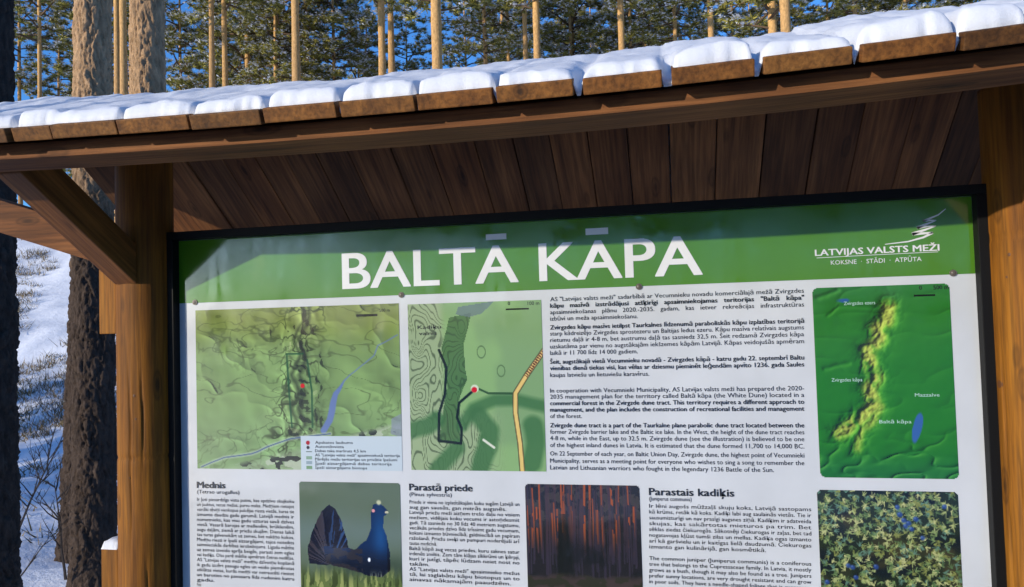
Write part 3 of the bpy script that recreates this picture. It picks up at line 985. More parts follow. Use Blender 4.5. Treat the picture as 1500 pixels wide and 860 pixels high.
def paint_juniper(U, V, asp):
    X = U * asp
    img = np.zeros(U.shape + (3,)) + np.array([34, 44, 32])
    img = over(img, (22, 30, 34), smooth(0.4, 0.65, fbm(X * 5, V * 5, 101, 3)))
    img = over(img, (62, 58, 40), smooth(0.55, 0.75, fbm(X * 4 + 7, V * 4, 103, 3)) * 0.8)
    rg = np.random.default_rng(9)
    nv, nu = U.shape
    for k in range(900):
        cx, cy = rg.random(), rg.random()
        g = fbm(np.array([cx * 4]), np.array([cy * 4]), 105, 2)[0]
        if rg.random() > 0.35 + g: continue
        c = [(110, 132, 82), (150, 162, 104), (78, 104, 66), (172, 176, 120), (120, 128, 70), (86, 120, 104)][rg.integers(6)]
        a0 = rg.uniform(0, 6.28)
        for j in range(7):
            a = a0 + j * 0.3 + rg.normal() * 0.35
            L = rg.uniform(0.012, 0.045)
            x1, y1 = cx + math.cos(a) * L / asp, cy + math.sin(a) * L
            i0 = max(0, int((min(cx, x1) - 0.02) * nu)); i1 = min(nu, int((max(cx, x1) + 0.02) * nu) + 1)
            j0 = max(0, int((min(cy, y1) - 0.02) * nv)); j1 = min(nv, int((max(cy, y1) + 0.02) * nv) + 1)
            if i1 <= i0 or j1 <= j0: continue
            d, _ = seg_dist(U[j0:j1, i0:i1], V[j0:j1, i0:i1], [(cx, cy), (x1, y1)], asp)
            img[j0:j1, i0:i1] = over(img[j0:j1, i0:i1], c, soft(d, 0.003, 0.006) * 0.85)
    P = lambda q: [((a - 712) / 540.0, (b - 78) / 440.0) for a, b in q]
    for (x_, y_), r in zip(P([(1022, 135), (1030, 160), (1045, 180), (1062, 190), (1072, 210), (1050, 200), (1112, 240), (1090, 175), (1200, 130), (822, 345), (840, 350), (930, 345), (850, 385), (738, 405), (820, 430), (880, 430), (1198, 302), (1218, 350), (725, 305), (960, 385)])[:14], [0.022] * 14):
        d = np.hypot((U - x_) * asp, V - y_) + 0.008 * (fbm(X * 30, V * 30, 107, 1) - 0.5)
        img = over(img, (40, 66, 128), soft(d, r * 0.85, 0.012) * 0.9); img = over(img, (96, 124, 180), soft(np.hypot((U - x_ + 0.006) * asp, V - y_ + 0.008), r * 0.3, 0.01) * 0.7)
    return img


def rect_px(l, t, r, b):
    """average a picture's four photographed corners into a board rectangle"""
    (xa, za), (xb, zb), (xc, zc), (xd, zd) = [bpt(*q) for q in (l, t, r, b)]
    return (xa + xd) / 2, (xb + xc) / 2, (zc + zd) / 2, (za + zb) / 2


r1 = rect_px((288, 453), (587, 446), (587, 688), (288, 688))
r2 = rect_px((600, 445), (796, 440), (797, 690), (600, 689))
r3 = rect_px((1193, 421), (1391, 416), (1404, 703), (1198, 698))
r4 = rect_px((440, 706), (588, 707), (588, 880), (440, 882))
r5 = rect_px((771, 709), (938, 711), (941, 884), (772, 880))
r6 = rect_px((1199, 718), (1404, 720), (1411, 905), (1202, 902))
picture('map', *r1, paint_map1, 440, 'olive relief map with a blue river and a pale legend box')
picture('map', *r2, paint_map2, 440, 'light green contour map with a yellow road and red dot')
picture('map', *r3, paint_map3, 440, 'saturated green relief map with a yellow dune ridge', 0.014)
picture('photograph', *r4, paint_bird, 480, 'photograph of a dark blue grouse with fanned tail', 0.008)
picture('photograph', *r5, paint_forest, 480, 'photograph of red lit pine trunks in a dark forest', 0.010)
picture('photograph', *r6, paint_juniper, 480, 'photograph of juniper twigs with blue berries', 0.012)

# ---- lettering: real glyph outlines, laid flat on the sheet
JOBS = []


def text(part, body, px, py, px_end=None, size=None, bold=0.0, mat='ink', py_end=None, max_stretch=None):
    """a line of print: its baseline starts at pixel (px,py); it is stretched to end at px_end"""
    x0, z0 = bpt(px, py)
    x1 = bpt(px_end, py_end or py)[0] if px_end else None
    lay = [(0.0, 0.0, 0.0)]
    if bold:
        e = bold * size * 0.55
        lay = [(-e, e * 0.4, 0.0), (e, e * 0.4, 0.00012), (-e, -e * 0.4, 0.00024), (e, -e * 0.4, 0.00036)]
    for dx, dz, dy in lay:
        JOBS.append(dict(part=part, body=body, x0=x0 + dx, z0=z0 + dz, x1=None if x1 is None else x1 + dx, size=size, mat=mat, dy=dy))


def flush_text():
    tmp = []
    for j in JOBS:
        c = bpy.data.curves.new('t', 'FONT')
        c.body = j['body']; c.size = 1.0; c.resolution_u = 8 if (j['size'] or 0) > 0.05 else 2
        o = bpy.data.objects.new('t', c)
        COL.objects.link(o); tmp.append(o)
    dg = bpy.context.evaluated_depsgraph_get()
    dg.update()
    parts = {}
    for j, o in zip(JOBS, tmp):
        me = bpy.data.meshes.new_from_object(o.evaluated_get(dg))
        n = len(me.vertices)
        co = np.zeros(n * 3, np.float32); me.vertices.foreach_get('co', co); co = co.reshape(-1, 3)
        x_, y_ = co[:, 0], co[:, 1]
        sx = j['size']
        if j['x1'] is not None:
            sx = (j['x1'] - j['x0']) / max(1e-6, x_.max() - x_.min())
        sz = j['size'] if j['size'] else sx
        V = np.stack([j['x0'] + (x_ - x_.min()) * sx, np.full(n, -0.0016 - j['dy']), j['z0'] + y_ * sz], -1)
        p = parts.setdefault(j['part'], [[], [], 0, j['mat']])
        p[0].append(V)
        for f in me.polygons:
            p[1].append([v + p[2] for v in f.vertices])
        p[2] += n
        bpy.data.meshes.remove(me)
    for o in tmp:
        c = o.data
        bpy.data.objects.remove(o); bpy.data.curves.remove(c)
    for nm, (vs, fs, n, mat) in parts.items():
        on_board(mesh_obj(nm.split('#')[0], np.concatenate(vs), fs, MAT[mat]))


CAP = 0.727         # cap height of the built-in face at size 1
zb = bpt(500, 423)[1]; zt = bpt(500, 367.5)[1]
text('title_lettering', 'BALTA KAPA', 503, 424, 1028, (zt - zb) / CAP * 0.98, 0.030, 'white', 401)
for qa, qb, qc, qd in (((712, 352), (742, 350.5), (742, 342), (712, 343.5)), ((858, 344.5), (891, 343), (891, 333.5), (858, 335))):
    pts = [bpt(*q) for q in (qa, qb, qc, qd)]
    zl, zu = (pts[0][1] + pts[1][1]) / 2, (pts[2][1] + pts[3][1]) / 2
    flat('title_macron', [(pts[0][0], zl), (pts[1][0], zl), (pts[1][0], zu), (pts[0][0], zu)], MAT['white'], -0.0016)
for q_ in JOBS[-4:]: q_['z0'] += (bpt(1028, 401)[1] - bpt(503, 424)[1]) / 2
text('logo_lettering', 'LATVIJAS VALSTS MEŽI', 1194, 375, 1376, 0.0225, 0.05, 'white')
text('logo_lettering', 'KOKSNE  ·  STĀDI  ·  ATPŪTA', 1217, 388, 1350, 0.0155, 0.0, 'white')


def stroke(name, pts, wid, mat, y=-0.0016):
    """a printed brush stroke through board points with a width at each"""
    V = []; Fc = []
    n = len(pts)
    for i, (x_, z_) in enumerate(pts):
        a = pts[max(i - 1, 0)]; b_ = pts[min(i + 1, n - 1)]
        dx, dz = b_[0] - a[0], b_[1] - a[1]; L = math.hypot(dx, dz) or 1
        V += [(x_ - dz / L * wid[i], y, z_ + dx / L * wid[i]), (x_ + dz / L * wid[i], y, z_ - dx / L * wid[i])]
    for i in range(n - 1):
        Fc.append((2 * i, 2 * i + 1, 2 * i + 3, 2 * i + 2))
    return V, Fc


def zig(points_px, w0, w1):
    P_ = [bpt(*q) for q in points_px]
    dense = []
    for i in range(len(P_) - 1):
        for k in range(5):
            t = k / 5
            dense.append((P_[i][0] * (1 - t) + P_[i + 1][0] * t, P_[i][1] * (1 - t) + P_[i + 1][1] * t))
    dense.append(P_[-1])
    wd = [w0 + (w1 - w0) * i / (len(dense) - 1) for i in range(len(dense))]
    return dense, wd


VV, FF = [], []
for pts, w0, w1 in (([(1385, 306), (1374, 315), (1362, 320), (1352, 324)], 0.0008, 0.0028), ([(1352, 324), (1361, 323), (1371, 323)], 0.0025, 0.0012),
                    ([(1371, 323), (1358, 328), (1343, 334)], 0.001, 0.0036), ([(1343, 334), (1357, 332), (1371, 331)], 0.003, 0.001),
                    ([(1371, 331), (1354, 337), (1336, 343)], 0.001, 0.004), ([(1336, 343), (1352, 342), (1366, 341)], 0.0035, 0.002),
                    ([(1366, 341), (1352, 348), (1330, 354), (1296, 358)], 0.003, 0.0008), ([(1196, 378), (1290, 373), (1374, 369)], 0.0006, 0.0006)):
    d_, w_ = zig(pts, w0, w1)
    v_, f_ = stroke('s', d_, w_, None)
    FF += [tuple(i + len(VV) for i in f) for f in f_]; VV += v_
on_board(mesh_obj('logo_emblem', VV, FF, MAT['white']))

main = [
    (437.0, 'AS "Latvijas valsts meži" sadarbībā ar Vecumnieku novadu komerciālajā mežā Zvirgzdes', 0, 1), (446.5, 'kāpu   masīvā   izstrādājusi   atšķirīgi   apsaimniekojamas   teritorijas   "Baltā   kāpa"', 0.04, 1),
    (456.0, 'apsaimniekošanas   plānu   2020.-2035.   gadam,   kas   ietver   rekreācijas   infrastruktūras', 0, 1), (465.5, 'izbūvi un meža apsaimniekošanu.', 0, 0.345),
    (478.5, 'Zvirgzdes kāpu masīvs ietilpst Taurkalnes līdzenumā paraboliskās kāpu izplatības teritorijā', 0.025, 1), (487.5, 'starp kādreizējo Zvirgzdes sprostezeru un Baltijas ledus ezeru. Kāpu masīva relatīvais augstums', 0, 1),
    (497.0, 'rietumu daļā ir 4-8 m, bet austrumu daļā tas sasniedz 32,5 m. Šeit redzamā Zvirgzdes kāpa', 0, 1), (506.5, 'uzskatāma par vienu no augstākajām iekšzemes kāpām Latvijā. Kāpas veidojušās apmēram', 0, 1),
    (516.0, 'laikā ir 11 700 līdz 14 000 gadiem.', 0, 0.345), (529.0, 'Šeit, augstākajā vietā Vecumnieku novadā - Zvirgzdes kāpā - katru gadu 22. septembrī Baltu', 0.025, 1),
    (538.5, 'vienības dienā tiekas visi, kas vēlas ar dziesmu pieminēt leģendām apvīto 1236. gada Saules', 0.025, 1), (548.5, 'kaujas latviešu un lietuviešu karavīrus.', 0, 0.39),
    (571.5, 'In cooperation with Vecumnieki Municipality, AS Latvijas valsts meži has prepared the 2020-', 0, 1), (580.5, '2035 management plan for the territory called Baltā kāpa (the White Dune) located in a', 0, 1),
    (590.0, 'commercial forest in the Zvirgzde dune tract. This territory requires a different approach to', 0.025, 1), (599.5, 'management, and the plan includes the construction of recreational facilities and management', 0.025, 1),
    (609.0, 'of the forest.', 0, 0.125), (622.5, 'Zvirgzde dune tract is a part of the Taurkalne plane parabolic dune tract located between the', 0.025, 1),
    (632.0, 'former Zvirgzde barrier lake and the Baltic ice lake. In the West, the height of the dune tract reaches', 0, 1), (641.5, '4-8 m, while in the East, up to 32.5 m. Zvirgzde dune (see the illustration) is believed to be one', 0, 1),
    (651.5, 'of the highest inland dunes in Latvia. It is estimated that the dune formed 11,700 to 14,000 BC.', 0, 1), (664.0, 'On 22 September of each year, on Baltic Union Day, Zvirgzde dune, the highest point of Vecumnieki', 0, 1),
    (674.5, 'Municipality, serves as a meeting point for everyone who wishes to sing a song to remember the', 0, 1), (684.5, 'Latvian and Lithuanian warriors who fought in the legendary 1236 Battle of the Sun.', 0, 0.88)]
for y_, s_, b_, fr in main:
    # lines run level on the board: the right end's pixel row does not matter, only its column
    xl = 806; xr = 806 + (1178 - 806) * fr
    JOBSN = len(JOBS)
    text('text_block', s_, xl, y_ + 4.5 - (y_ - 440) * 0.006, xr, 0.0165, b_)


def column(head, sub, lines, xl, xr, y_head, y_sub, y0, dy, x_head):
    text('heading#' + head, head, xl, y_head, x_head, 0.0265, 0.05)
    text('subheading#' + head, sub, xl, y_sub, xl + 62, 0.0150, 0.0)
    for k, (s_, fr) in enumerate(lines):
        if not s_: continue
        text('text_block#' + head, s_, xl, y0 + dy * k, xl + (xr - xl) * fr, 0.0142, 0.0)


column('Mednis', '(Tetrao urogallus)', [
    ('Ir ļoti piesardzīgs vistu putns, kas apdzīvo skujkoku', 1), ('un jauktus, vecus mežus, purvu malas. Medņiem rietojot', 1), ('vairāki tēviņi vienkopus pulcējas riesta vietās, kuras tie', 1),
    ('izmanto daudzu gadu garumā. Latvijā mednis ir', 1), ('nometnieks, kas visu gadu uzturas savā dzīves', 1), ('vietā. Vasarā barojas ar mellenēm, brūklenēm,', 1),
    ('augu daļām, ziemā ar priežu skujām. Dienas laikā', 1), ('tas turas galvenokārt uz zemes, bet nakšņo kokos,', 1), ('Medņu riesti ir īpaši aizsargājami, tajos noteikts', 1),
    ('saimnieciskās darbības ierobežojums. Ligzdu mātīte', 1), ('uz zemes izveido aprīļa beigās, parasti zem egles', 1), ('vai kadiķa. Olas perē mātīte apmēram četras nedēļas,', 1),
    ('AS "Latvijas valsts meži" medņu dzīvotņu kopšanā', 1), ('ik gadu izcērt paaugu egles un veido piemērotas', 1), ('atklātas vietas, kurās medņi var netraucēti riestot', 1),
    ('un baroties no pavasara līdz rudenim katru', 1), ('gadu.', 0.18), ('Mednis', 0.04)], 289, 431, 714.5, 722.5, 733.5, 7.35, 330)
column('Parastā priede', '(Pinus sylvestris)', [
    ('Priede ir viena no izplatītākajām koku sugām Latvijā un', 1), ('aug gan sausās, gan mitrās augsnēs.', 0.88), ('Latvijā priežu meži aizņem trešo daļu no visiem', 1),
    ('mežiem, vidējais koku vecums ir astoņdesmit', 1), ('gadi. Tā sasniedz no 30 līdz 40 metriem augstumu,', 1), ('vecākās priedes dzīvo līdz trīssimt gadu vecumam,', 1),
    ('koksni izmanto būvniecībā, galdniecībā un papīram', 1), ('ražošanā. Priežu sveķi un pumpuri noderējuši arī', 1), ('tautas medicīnā.', 0.25),
    ('Baltā kāpā aug vecas priedes, kuru saknes satur', 1), ('irdenās smiltis. Zem tām klājas sīkkrūmi un ķērpji,', 1), ('kuri ir jutīgi, tāpēc lūdzam neiet nost no', 1),
    ('takām.', 0.18), ('AS "Latvijas valsts meži" apsaimnieko mežus', 1), ('tā, lai saglabātu kāpu biotopus un to', 1), ('ainavas nākamajām paaudzēm.', 0.92)], 600, 761, 718, 726.5, 737.5, 7.55, 692)
column('Parastais kadiķis', '(Juniperus communis)', [
    ('Ir lēni augošs mūžzaļš skuju koks, Latvijā sastopams', 1), ('kā krūms, retāk kā koks. Kadiķi labi aug saulainās vietās. Tie ir', 1), ('sausumizturīgi un nav prasīgi augsnes ziņā. Kadiķim ir adatveida', 1),
    ('skujas, kas sakārtotas mieturos pa trim. Bet', 1), ('sēklas ziedas čiekurogās. Sākotnēji čiekurogas ir zaļas, bet tad', 1), ('nogatavojas kļūst tumši zilas un mellas. Kadiķa ogas izmanto', 1),
    ('arī kā garšvielu un ir kaitīgas lielā daudzumā. Čiekurogas', 1), ('izmanto gan kulinārijā, gan kosmētikā.', 0.72), ('', 0),
    ('The common juniper (Juniperus communis) is a coniferous', 1), ('tree that belongs to the Cupressaceae family. In Latvia, it mostly', 1), ('grows as a bush, though it may also be found as a tree. Junipers', 1),
    ('prefer sunny locations, are very drought resistant and can grow', 1), ('in poor soils. They have a needle-shaped foliage that is evergreen.', 1)], 951, 1188, 725, 733, 743.5, 8.5, 1075)
for k, s_ in enumerate(('Apskates laukums', 'Autostāvvieta', 'Dabas taka maršruts 4,5 km', 'AS "Latvijas valsts meži" apsaimniekotā teritorija', 'Pārējās mežu teritorijas un privātie īpašumi', 'Īpaši aizsargājamā dabas teritorija', 'Īpaši aizsargājams biotops')):
    text('legend_lettering', s_, 462, 650 + 6.1 * k, 462 + (55, 42, 74, 124, 120, 112, 76)[k], 0.0115, 0.0)
text('map_lettering#1', '500 m', 556, 457, 571, 0.013, 0.0)
text('map_lettering#2', '0', 744, 447, None, 0.014, 0.01)
text('map_lettering#3', '100 m', 773, 447, 790, 0.014, 0.0)
text('map_lettering#4', 'Kadiķu', 612, 482, 646, 0.014, 0.01)
text('map_lettering#5', 'valnis', 614, 491, 640, 0.014, 0.01)
text('map_lettering#6', '0', 1346, 424.5, None, 0.014, 0.01)
text('map_lettering#7', '500 m', 1367, 424, 1389, 0.014, 0.02)
text('map_place_name#p1', 'Zvirgzdes ezers', 1236, 447, 1282, 0.012, 0.0, 'paleblue')
text('map_place_name#p2', 'Zvirgzdes kāpa', 1218, 559, 1263, 0.012, 0.0, 'paleblue')
text('map_place_name#p3', 'Mazzalve', 1340, 581, 1376, 0.012, 0.0, 'paleblue')
text('map_place_name#p4', 'Baltā kāpa', 1288, 620, 1335, 0.012, 0.0, 'paleblue')
flush_text()

for px, py in ((286, 443), (588, 432), (936, 420), (1396, 400)):
    x_, z_ = bpt(px, py)
    bm = bmesh.new()
    bmesh.ops.create_uvsphere(bm, u_segments=14, v_segments=8, radius=0.0062)
    for v in bm.verts: v.co.y *= 0.55
    bmesh.ops.create_cone(bm, cap_ends=True, segments=16, radius1=0.0085, radius2=0.0078, depth=0.003, matrix=Matrix.Rotation(R(90), 4, 'X'))
    me = bpy.data.meshes.new('screw'); bm.to_mesh(me); bm.free()
    me.materials.append(MAT['screw'])
    o = link(bpy.data.objects.new('screw', me)); o.location = (x_, -0.002, z_)
    on_board(o)


# ------------------------------------------------------------------ trees
def crown_mesh(name, h0, h1, rad, nb, seed, needles, tuft=(0.18, 0.32), per=34, snow=8, spruce=False):
    """loose needle blades in tufts along boughs, with snow lying on the tufts"""
    rg = np.random.default_rng(seed)
    tris = []; fm = []
    limbs_v, limbs_f = [], []

    def bough(h, az, L, lift):
        pts = []
        p = np.array([0, 0, h]); d = np.array([math.cos(az), math.sin(az), lift])
        for k in range(6):
            pts.append(p.copy())
            d = d + np.array([rg.normal() * 0.13, rg.normal() * 0.13, rg.normal() * 0.10 - (0.05 if not spruce else 0.08)])
            p = p + d / np.linalg.norm(d) * L / 5
        return pts

    for b_ in range(nb):
        f = (b_ + rg.random()) / nb
        h = h0 + (h1 - h0) * f
        prof = (math.sin(math.pi * min(1, 0.22 + 0.78 * f)) ** 0.7 if not spruce else (1 - f) + 0.05)
        L = rad * prof * rg.uniform(0.65, 1.15)
        if L < 0.15: L = 0.15
        az = b_ * 2.4 + rg.normal() * 0.5
        pts = bough(h, az, L, rg.uniform(0.0, 0.55) if not spruce else rg.uniform(-0.35, 0.0))
        v_, f_ = tube(pts, np.linspace(0.014 + 0.014 * L, 0.004, 6), 4)
        limbs_f += [tuple(i + len(limbs_v) for i in q) for q in f_]; limbs_v += [tuple(q) for q in v_]
        nt_ = max(4, int(L * 7.5)) if not spruce else max(3, int(L * 9))
        for t in range(nt_):
            u = (0.35 if not spruce else 0.12) + (0.65 if not spruce else 0.9) * (t + rg.random()) / nt_
            u = min(u, 0.999) * 5; i0 = int(u); fr = u - i0
            c = pts[i0] * (1 - fr) + pts[min(i0 + 1, 5)] * fr
            side = 0.30 * L * (1 - u / 6)
            c = c + np.array([rg.normal() * side * 0.7, rg.normal() * side * 0.7, rg.normal() * 0.08 + 0.02])
            s = rg.uniform(*tuft)
            n = per
            dirs = rg.normal(size=(n, 3)); dirs /= np.linalg.norm(dirs, axis=1, keepdims=True)
            dirs[:, 2] = dirs[:, 2] * 0.7 + 0.15
            base = c + dirs * s * 0.15 * rg.random((n, 1))
            tip = c + dirs * s * rg.uniform(0.6, 1.05, (n, 1))
            w = np.cross(dirs, rg.normal(size=(n, 3))); w /= np.linalg.norm(w, axis=1, keepdims=True) + 1e-9
            w *= 0.019 * rg.uniform(0.7, 1.3, (n, 1))
            tris.append(np.stack([base + w, base - w, tip], 1)); fm.append(np.zeros(n, int))
            m = rg.poisson(snow)
            if m:
                cc = c + np.stack([rg.normal(size=m) * s * 0.42, rg.normal(size=m) * s * 0.42, np.abs(rg.normal(size=m)) * s * 0.25 + s * 0.18], -1)
                a = rg.uniform(0, 6.28, m); rr = rg.uniform(0.03, 0.085, m)
                q = [cc + np.stack([np.cos(a + o_) * rr, np.sin(a + o_) * rr, rg.normal(size=m) * 0.02 + z_], -1) for o_, z_ in ((0, 0), (2.1, 0.0), (4.2, 0.01))]
                tris.append(np.stack(q, 1)); fm.append(np.ones(m, int))
    lv = np.array(limbs_v)
    for q in ((0, 1, 2), (0, 2, 3)):
        tr = np.array([[f_[i] for i in q] for f_ in limbs_f])
        tris.append(lv[tr]); fm.append(np.full(len(tr), 2))
    T = np.concatenate(tris); Fm = np.concatenate(fm)
    o = fast_tris(name, T, [needles, MAT['snow_tuft'], MAT['twig_far']], Fm)
    me = o.data
    bpy.data.objects.remove(o)
    return me


def trunk_mesh(h, r, seed, mat, n=12, rows=24):
    rg = np.random.default_rng(seed)
    pts, rads = [], []
    bx, by = rg.normal() * 0.12, rg.normal() * 0.12
    for i in range(rows + 1):
        t = i / rows
        pts.append((bx * math.sin(t * 3.1), by * math.sin(t * 2.5), -0.4 + (h + 0.4) * t))
        rads.append(r * (1 - 0.82 * t ** 1.25) * (1 + 0.35 * math.exp(-t * 30)) * (1 + 0.04 * rg.normal()))
    v, f = tube(pts, rads, n)
    me = bpy.data.meshes.new('trunk'); me.from_pydata([tuple(q) for q in v], [], f)
    me.materials.append(mat)
    me.polygons.foreach_set('use_smooth', np.ones(len(me.polygons), dtype=bool))
    return me


PINES = []
for k, (h0, h1, rad, nb) in enumerate(((4.2, 14, 2.0, 62), (6.5, 15, 2.2, 54), (3.0, 12, 1.9, 66), (7.5, 16, 2.4, 50), (5.0, 13, 1.7, 56))):
    cm = crown_mesh('crown', h0, h1, rad, nb, 100 + k, MAT['needles'])
    PINES.append((trunk_mesh(h1 + 0.2, 0.15, 200 + k, MAT['bark_far']), cm, h1))


def plant_pine(x, y, var, scale, rz, label, group=None, trunk_scale=1.0, name='pine_tree'):
    z = float(ground_z(x, y))
    t = thing(name, label, 'pine tree', (x, y, z), rz, group)
    t.scale = (scale, scale, scale)
    tm, cm, h = PINES[var]
    a = link(bpy.data.objects.new('trunk', tm), t); a.scale = (trunk_scale, trunk_scale, 1)
    c = link(bpy.data.objects.new('crown', cm), t)
    return t


ORD = ['first', 'second', 'third', 'fourth', 'fifth', 'sixth', 'seventh', 'eighth', 'ninth', 'tenth', 'eleventh', 'twelfth', 'thirteenth', 'fourteenth', 'fifteenth', 'sixteenth',
       'seventeenth', 'eighteenth', 'nineteenth', 'twentieth', 'twenty-first', 'twenty-second', 'twenty-third', 'twenty-fourth', 'twenty-fifth', 'twenty-sixth', 'twenty-seventh', 'twenty-eighth', 'twenty-ninth', 'thirtieth', 'thirty-first', 'thirty-second', 'thirty-third', 'thirty-fourth', 'thirty-fifth', 'thirty-sixth', 'thirty-seventh', 'thirty-eighth', 'thirty-ninth', 'fortieth', 'forty-first']
# slender trunks above the roof: photo column, apparent width in px, real diameter
slim = [(172, 9, .22), (184, 11, .24), (308, 9, .2), (331, 9, .21), (409, 7, .2), (418, 6, .19), (433, 14, .27), (447, 5, .18), (557, 13, .27), (571, 11, .25), (642, 20, .30), (710, 8, .21), (746, 7, .2),
        (769, 9, .22), (783, 13, .27), (908, 12, .26), (923, 6, .18), (943, 6, .19), (990, 8, .22), (1042, 11, .25), (1128, 16, .27), (1155, 18, .28), (1252, 8, .22), (1215, 6, .2), (1330, 7, .2)]
slim += [(262, 6, .19), (352, 5, .18), (378, 6, .2), (490, 7, .21), (520, 5, .18), (596, 5, .19), (680, 5, .19), (838, 7, .21), (866, 5, .19), (1010, 5, .18), (1075, 6, .2), (1098, 5, .19), (58, 6, .19), (88, 5, .18), (30, 5, .18)]
slim.sort()
for k, (px, w, dm) in enumerate(slim):
    dist = dm * FPX / w * 1.02
    x_, y_, _ = at_dist(px, 60, dist)
    var = (1, 3, 4, 3, 0)[k % 5] if dist > 30 else 3
    if any(a - 8 < px < b + 8 for a, b in ((15, 62), (585, 632), (655, 705), (725, 760), (965, 1040), (1170, 1240))): var = 3
    wd = 'thick' if w >= 16 else ('middling' if w >= 9 else 'thin')
    lab = f'{wd} sunlit pine trunk above the snowy roof, {ORD[k]} from the left among the slender trunks'
    sc = 1.0 + 0.10 * math.sin(k * 2.3)
    plant_pine(x_, y_, var, sc, k * 1.7, lab, 'slender pines on the dune above the roof', dm / 0.27 / sc * 1.05)

rg = np.random.default_rng(77)
for k in range(68):
    px = -60 + (k % 52) * 31.5 + rg.uniform(-14, 14)
    dist = rg.uniform(42, 80)
    if k >= 52:
        px = -60 + (k - 52) * 100 + rg.uniform(-14, 14); dist = rg.uniform(33, 44)
    if any(a - 24 < px < b + 24 for a, b in ((15, 62), (590, 630), (662, 702), (980, 1030))): continue
    x_, y_, _ = at_dist(px, 60, dist)
    plant_pine(x_, y_, int(rg.integers(5)), rg.uniform(0.95, 1.35), rg.uniform(0, 6.28), ('snowy pine deep in forest, ' + ('beyond the left end of the roof' if px < 250 else 'above the left half of the roof' if px < 600 else 'above the middle of the roof' if px < 900 else 'above the right half of the roof' if px < 1250 else 'beyond the right end of the roof') + (', near the dune crest' if dist < 60 else ', far back')), 'pines deep in the forest', 0.9)


for k in range(20):
    a = R(rg.uniform(24, 62))
    d = rg.uniform(18, 60)
    plant_pine(math.sin(a) * d, math.cos(a) * d, int(rg.integers(5)), rg.uniform(0.95, 1.3), rg.uniform(0, 6.28), 'pine of the same forest, standing outside the picture to the right', 'pines beside the view', 0.95)


def near_trunk(px0, py0, px1, py1, dist, r, label, seed, h=13.0, crown=3, furrow=1.0, name='pine_tree', mat='bark_near'):
    """a trunk close to the stand with bark plates in relief; leans from one pixel to the other"""
    xa, ya, za = at_dist(px0, py0, dist); xb, yb, zb_ = at_dist(px1, py1, dist)
    lean = ((xb - xa) / (zb_ - za), (yb - ya) / (zb_ - za))
    g = float(ground_z(xa, ya))
    bx, by = xa + lean[0] * (g - za), ya + lean[1] * (g - za)
    t = thing(name, label, 'pine tree', (bx, by, g), 0)
    n = 120
    zs = np.concatenate([np.arange(-0.4, 5.2, 0.011), np.linspace(5.25, h, 40)])
    th = np.linspace(0, 2 * math.pi, n, endpoint=False)
    TH_, ZZ = np.meshgrid(th, zs)
    cells = 13
    wob = fbm(TH_ / (2 * math.pi) * 8, ZZ * 3.0, seed, 3) - 0.5
    wrapn = fbm(np.cos(TH_) * 3 + 9, np.sin(TH_) * 3 + ZZ * 9.0, seed + 7, 3)
    d1, d2, cid = worley(TH_ / (2 * math.pi) * cells + (wrapn - 0.5) * 1.3, ZZ * 8.0 + wob * 3.2, seed, cells)
    crack = np.clip((d2 - d1) / 0.28, 0, 1)
    fine = fbm(np.cos(TH_) * 9 + 50, np.sin(TH_) * 9 + ZZ * 34, seed + 3, 3) - 0.5 + 0.6 * (fbm(np.cos(TH_) * 22 + 50, np.sin(TH_) * 22 + ZZ * 70, seed + 4, 2) - 0.5)
    rr = r * (1 - 0.55 * np.clip(ZZ / h, 0, 1)) * (1 + 0.28 * np.exp(-np.clip(ZZ + 0.1, 0, 9) * 3.5))
    fade = 1.25 - 0.25 * smooth(2.0, 4.5, ZZ)
    disp = (0.013 * (crack ** 0.5 - 0.7) + 0.012 * (cid - 0.5) * crack + 0.020 * fine) * furrow * fade
    rr = rr + disp
    X = lean[0] * ZZ + rr * np.cos(TH_); Y = lean[1] * ZZ + rr * np.sin(TH_)
    V = np.stack([X, Y, ZZ], -1).reshape(-1, 3)
    rows_ = len(zs); ii = np.arange(rows_ * n).reshape(rows_, n)
    Fc = np.stack([ii[:-1], np.roll(ii, -1, 1)[:-1], np.roll(ii, -1, 1)[1:], ii[1:]], -1).reshape(-1, 4)
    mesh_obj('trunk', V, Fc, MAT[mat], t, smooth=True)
    o = link(bpy.data.objects.new('crown', PINES[crown][1]), t); o.location = (lean[0] * h * 0.6, lean[1] * h * 0.6, h - 15.0)
    return t


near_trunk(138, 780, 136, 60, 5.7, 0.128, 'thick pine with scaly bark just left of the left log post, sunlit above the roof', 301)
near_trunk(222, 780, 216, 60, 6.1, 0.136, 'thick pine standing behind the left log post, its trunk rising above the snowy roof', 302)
left = near_trunk(-14, 780, -16, 60, 4.9, 0.125, 'pine trunk with painted-in shade cut by the left edge of the picture', 303, mat='bark_shade_toned')
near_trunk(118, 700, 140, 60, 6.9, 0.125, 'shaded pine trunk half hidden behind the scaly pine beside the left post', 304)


def spruce(x, y, h, seed, label):
    cm = crown_mesh('crown', 0.15, h, h * 0.3, int(h * 26), seed, MAT['spruce'], (0.16, 0.28), 16, 2, True)
    t = thing('young_spruce', label, 'spruce tree', (x, y, float(ground_z(x, y))), seed, 'young spruces to the left of the viewer')
    link(bpy.data.objects.new('trunk', trunk_mesh(h, 0.07, seed, MAT['bark_far'], 8, 10)), t)
    link(bpy.data.objects.new('crown', cm), t)


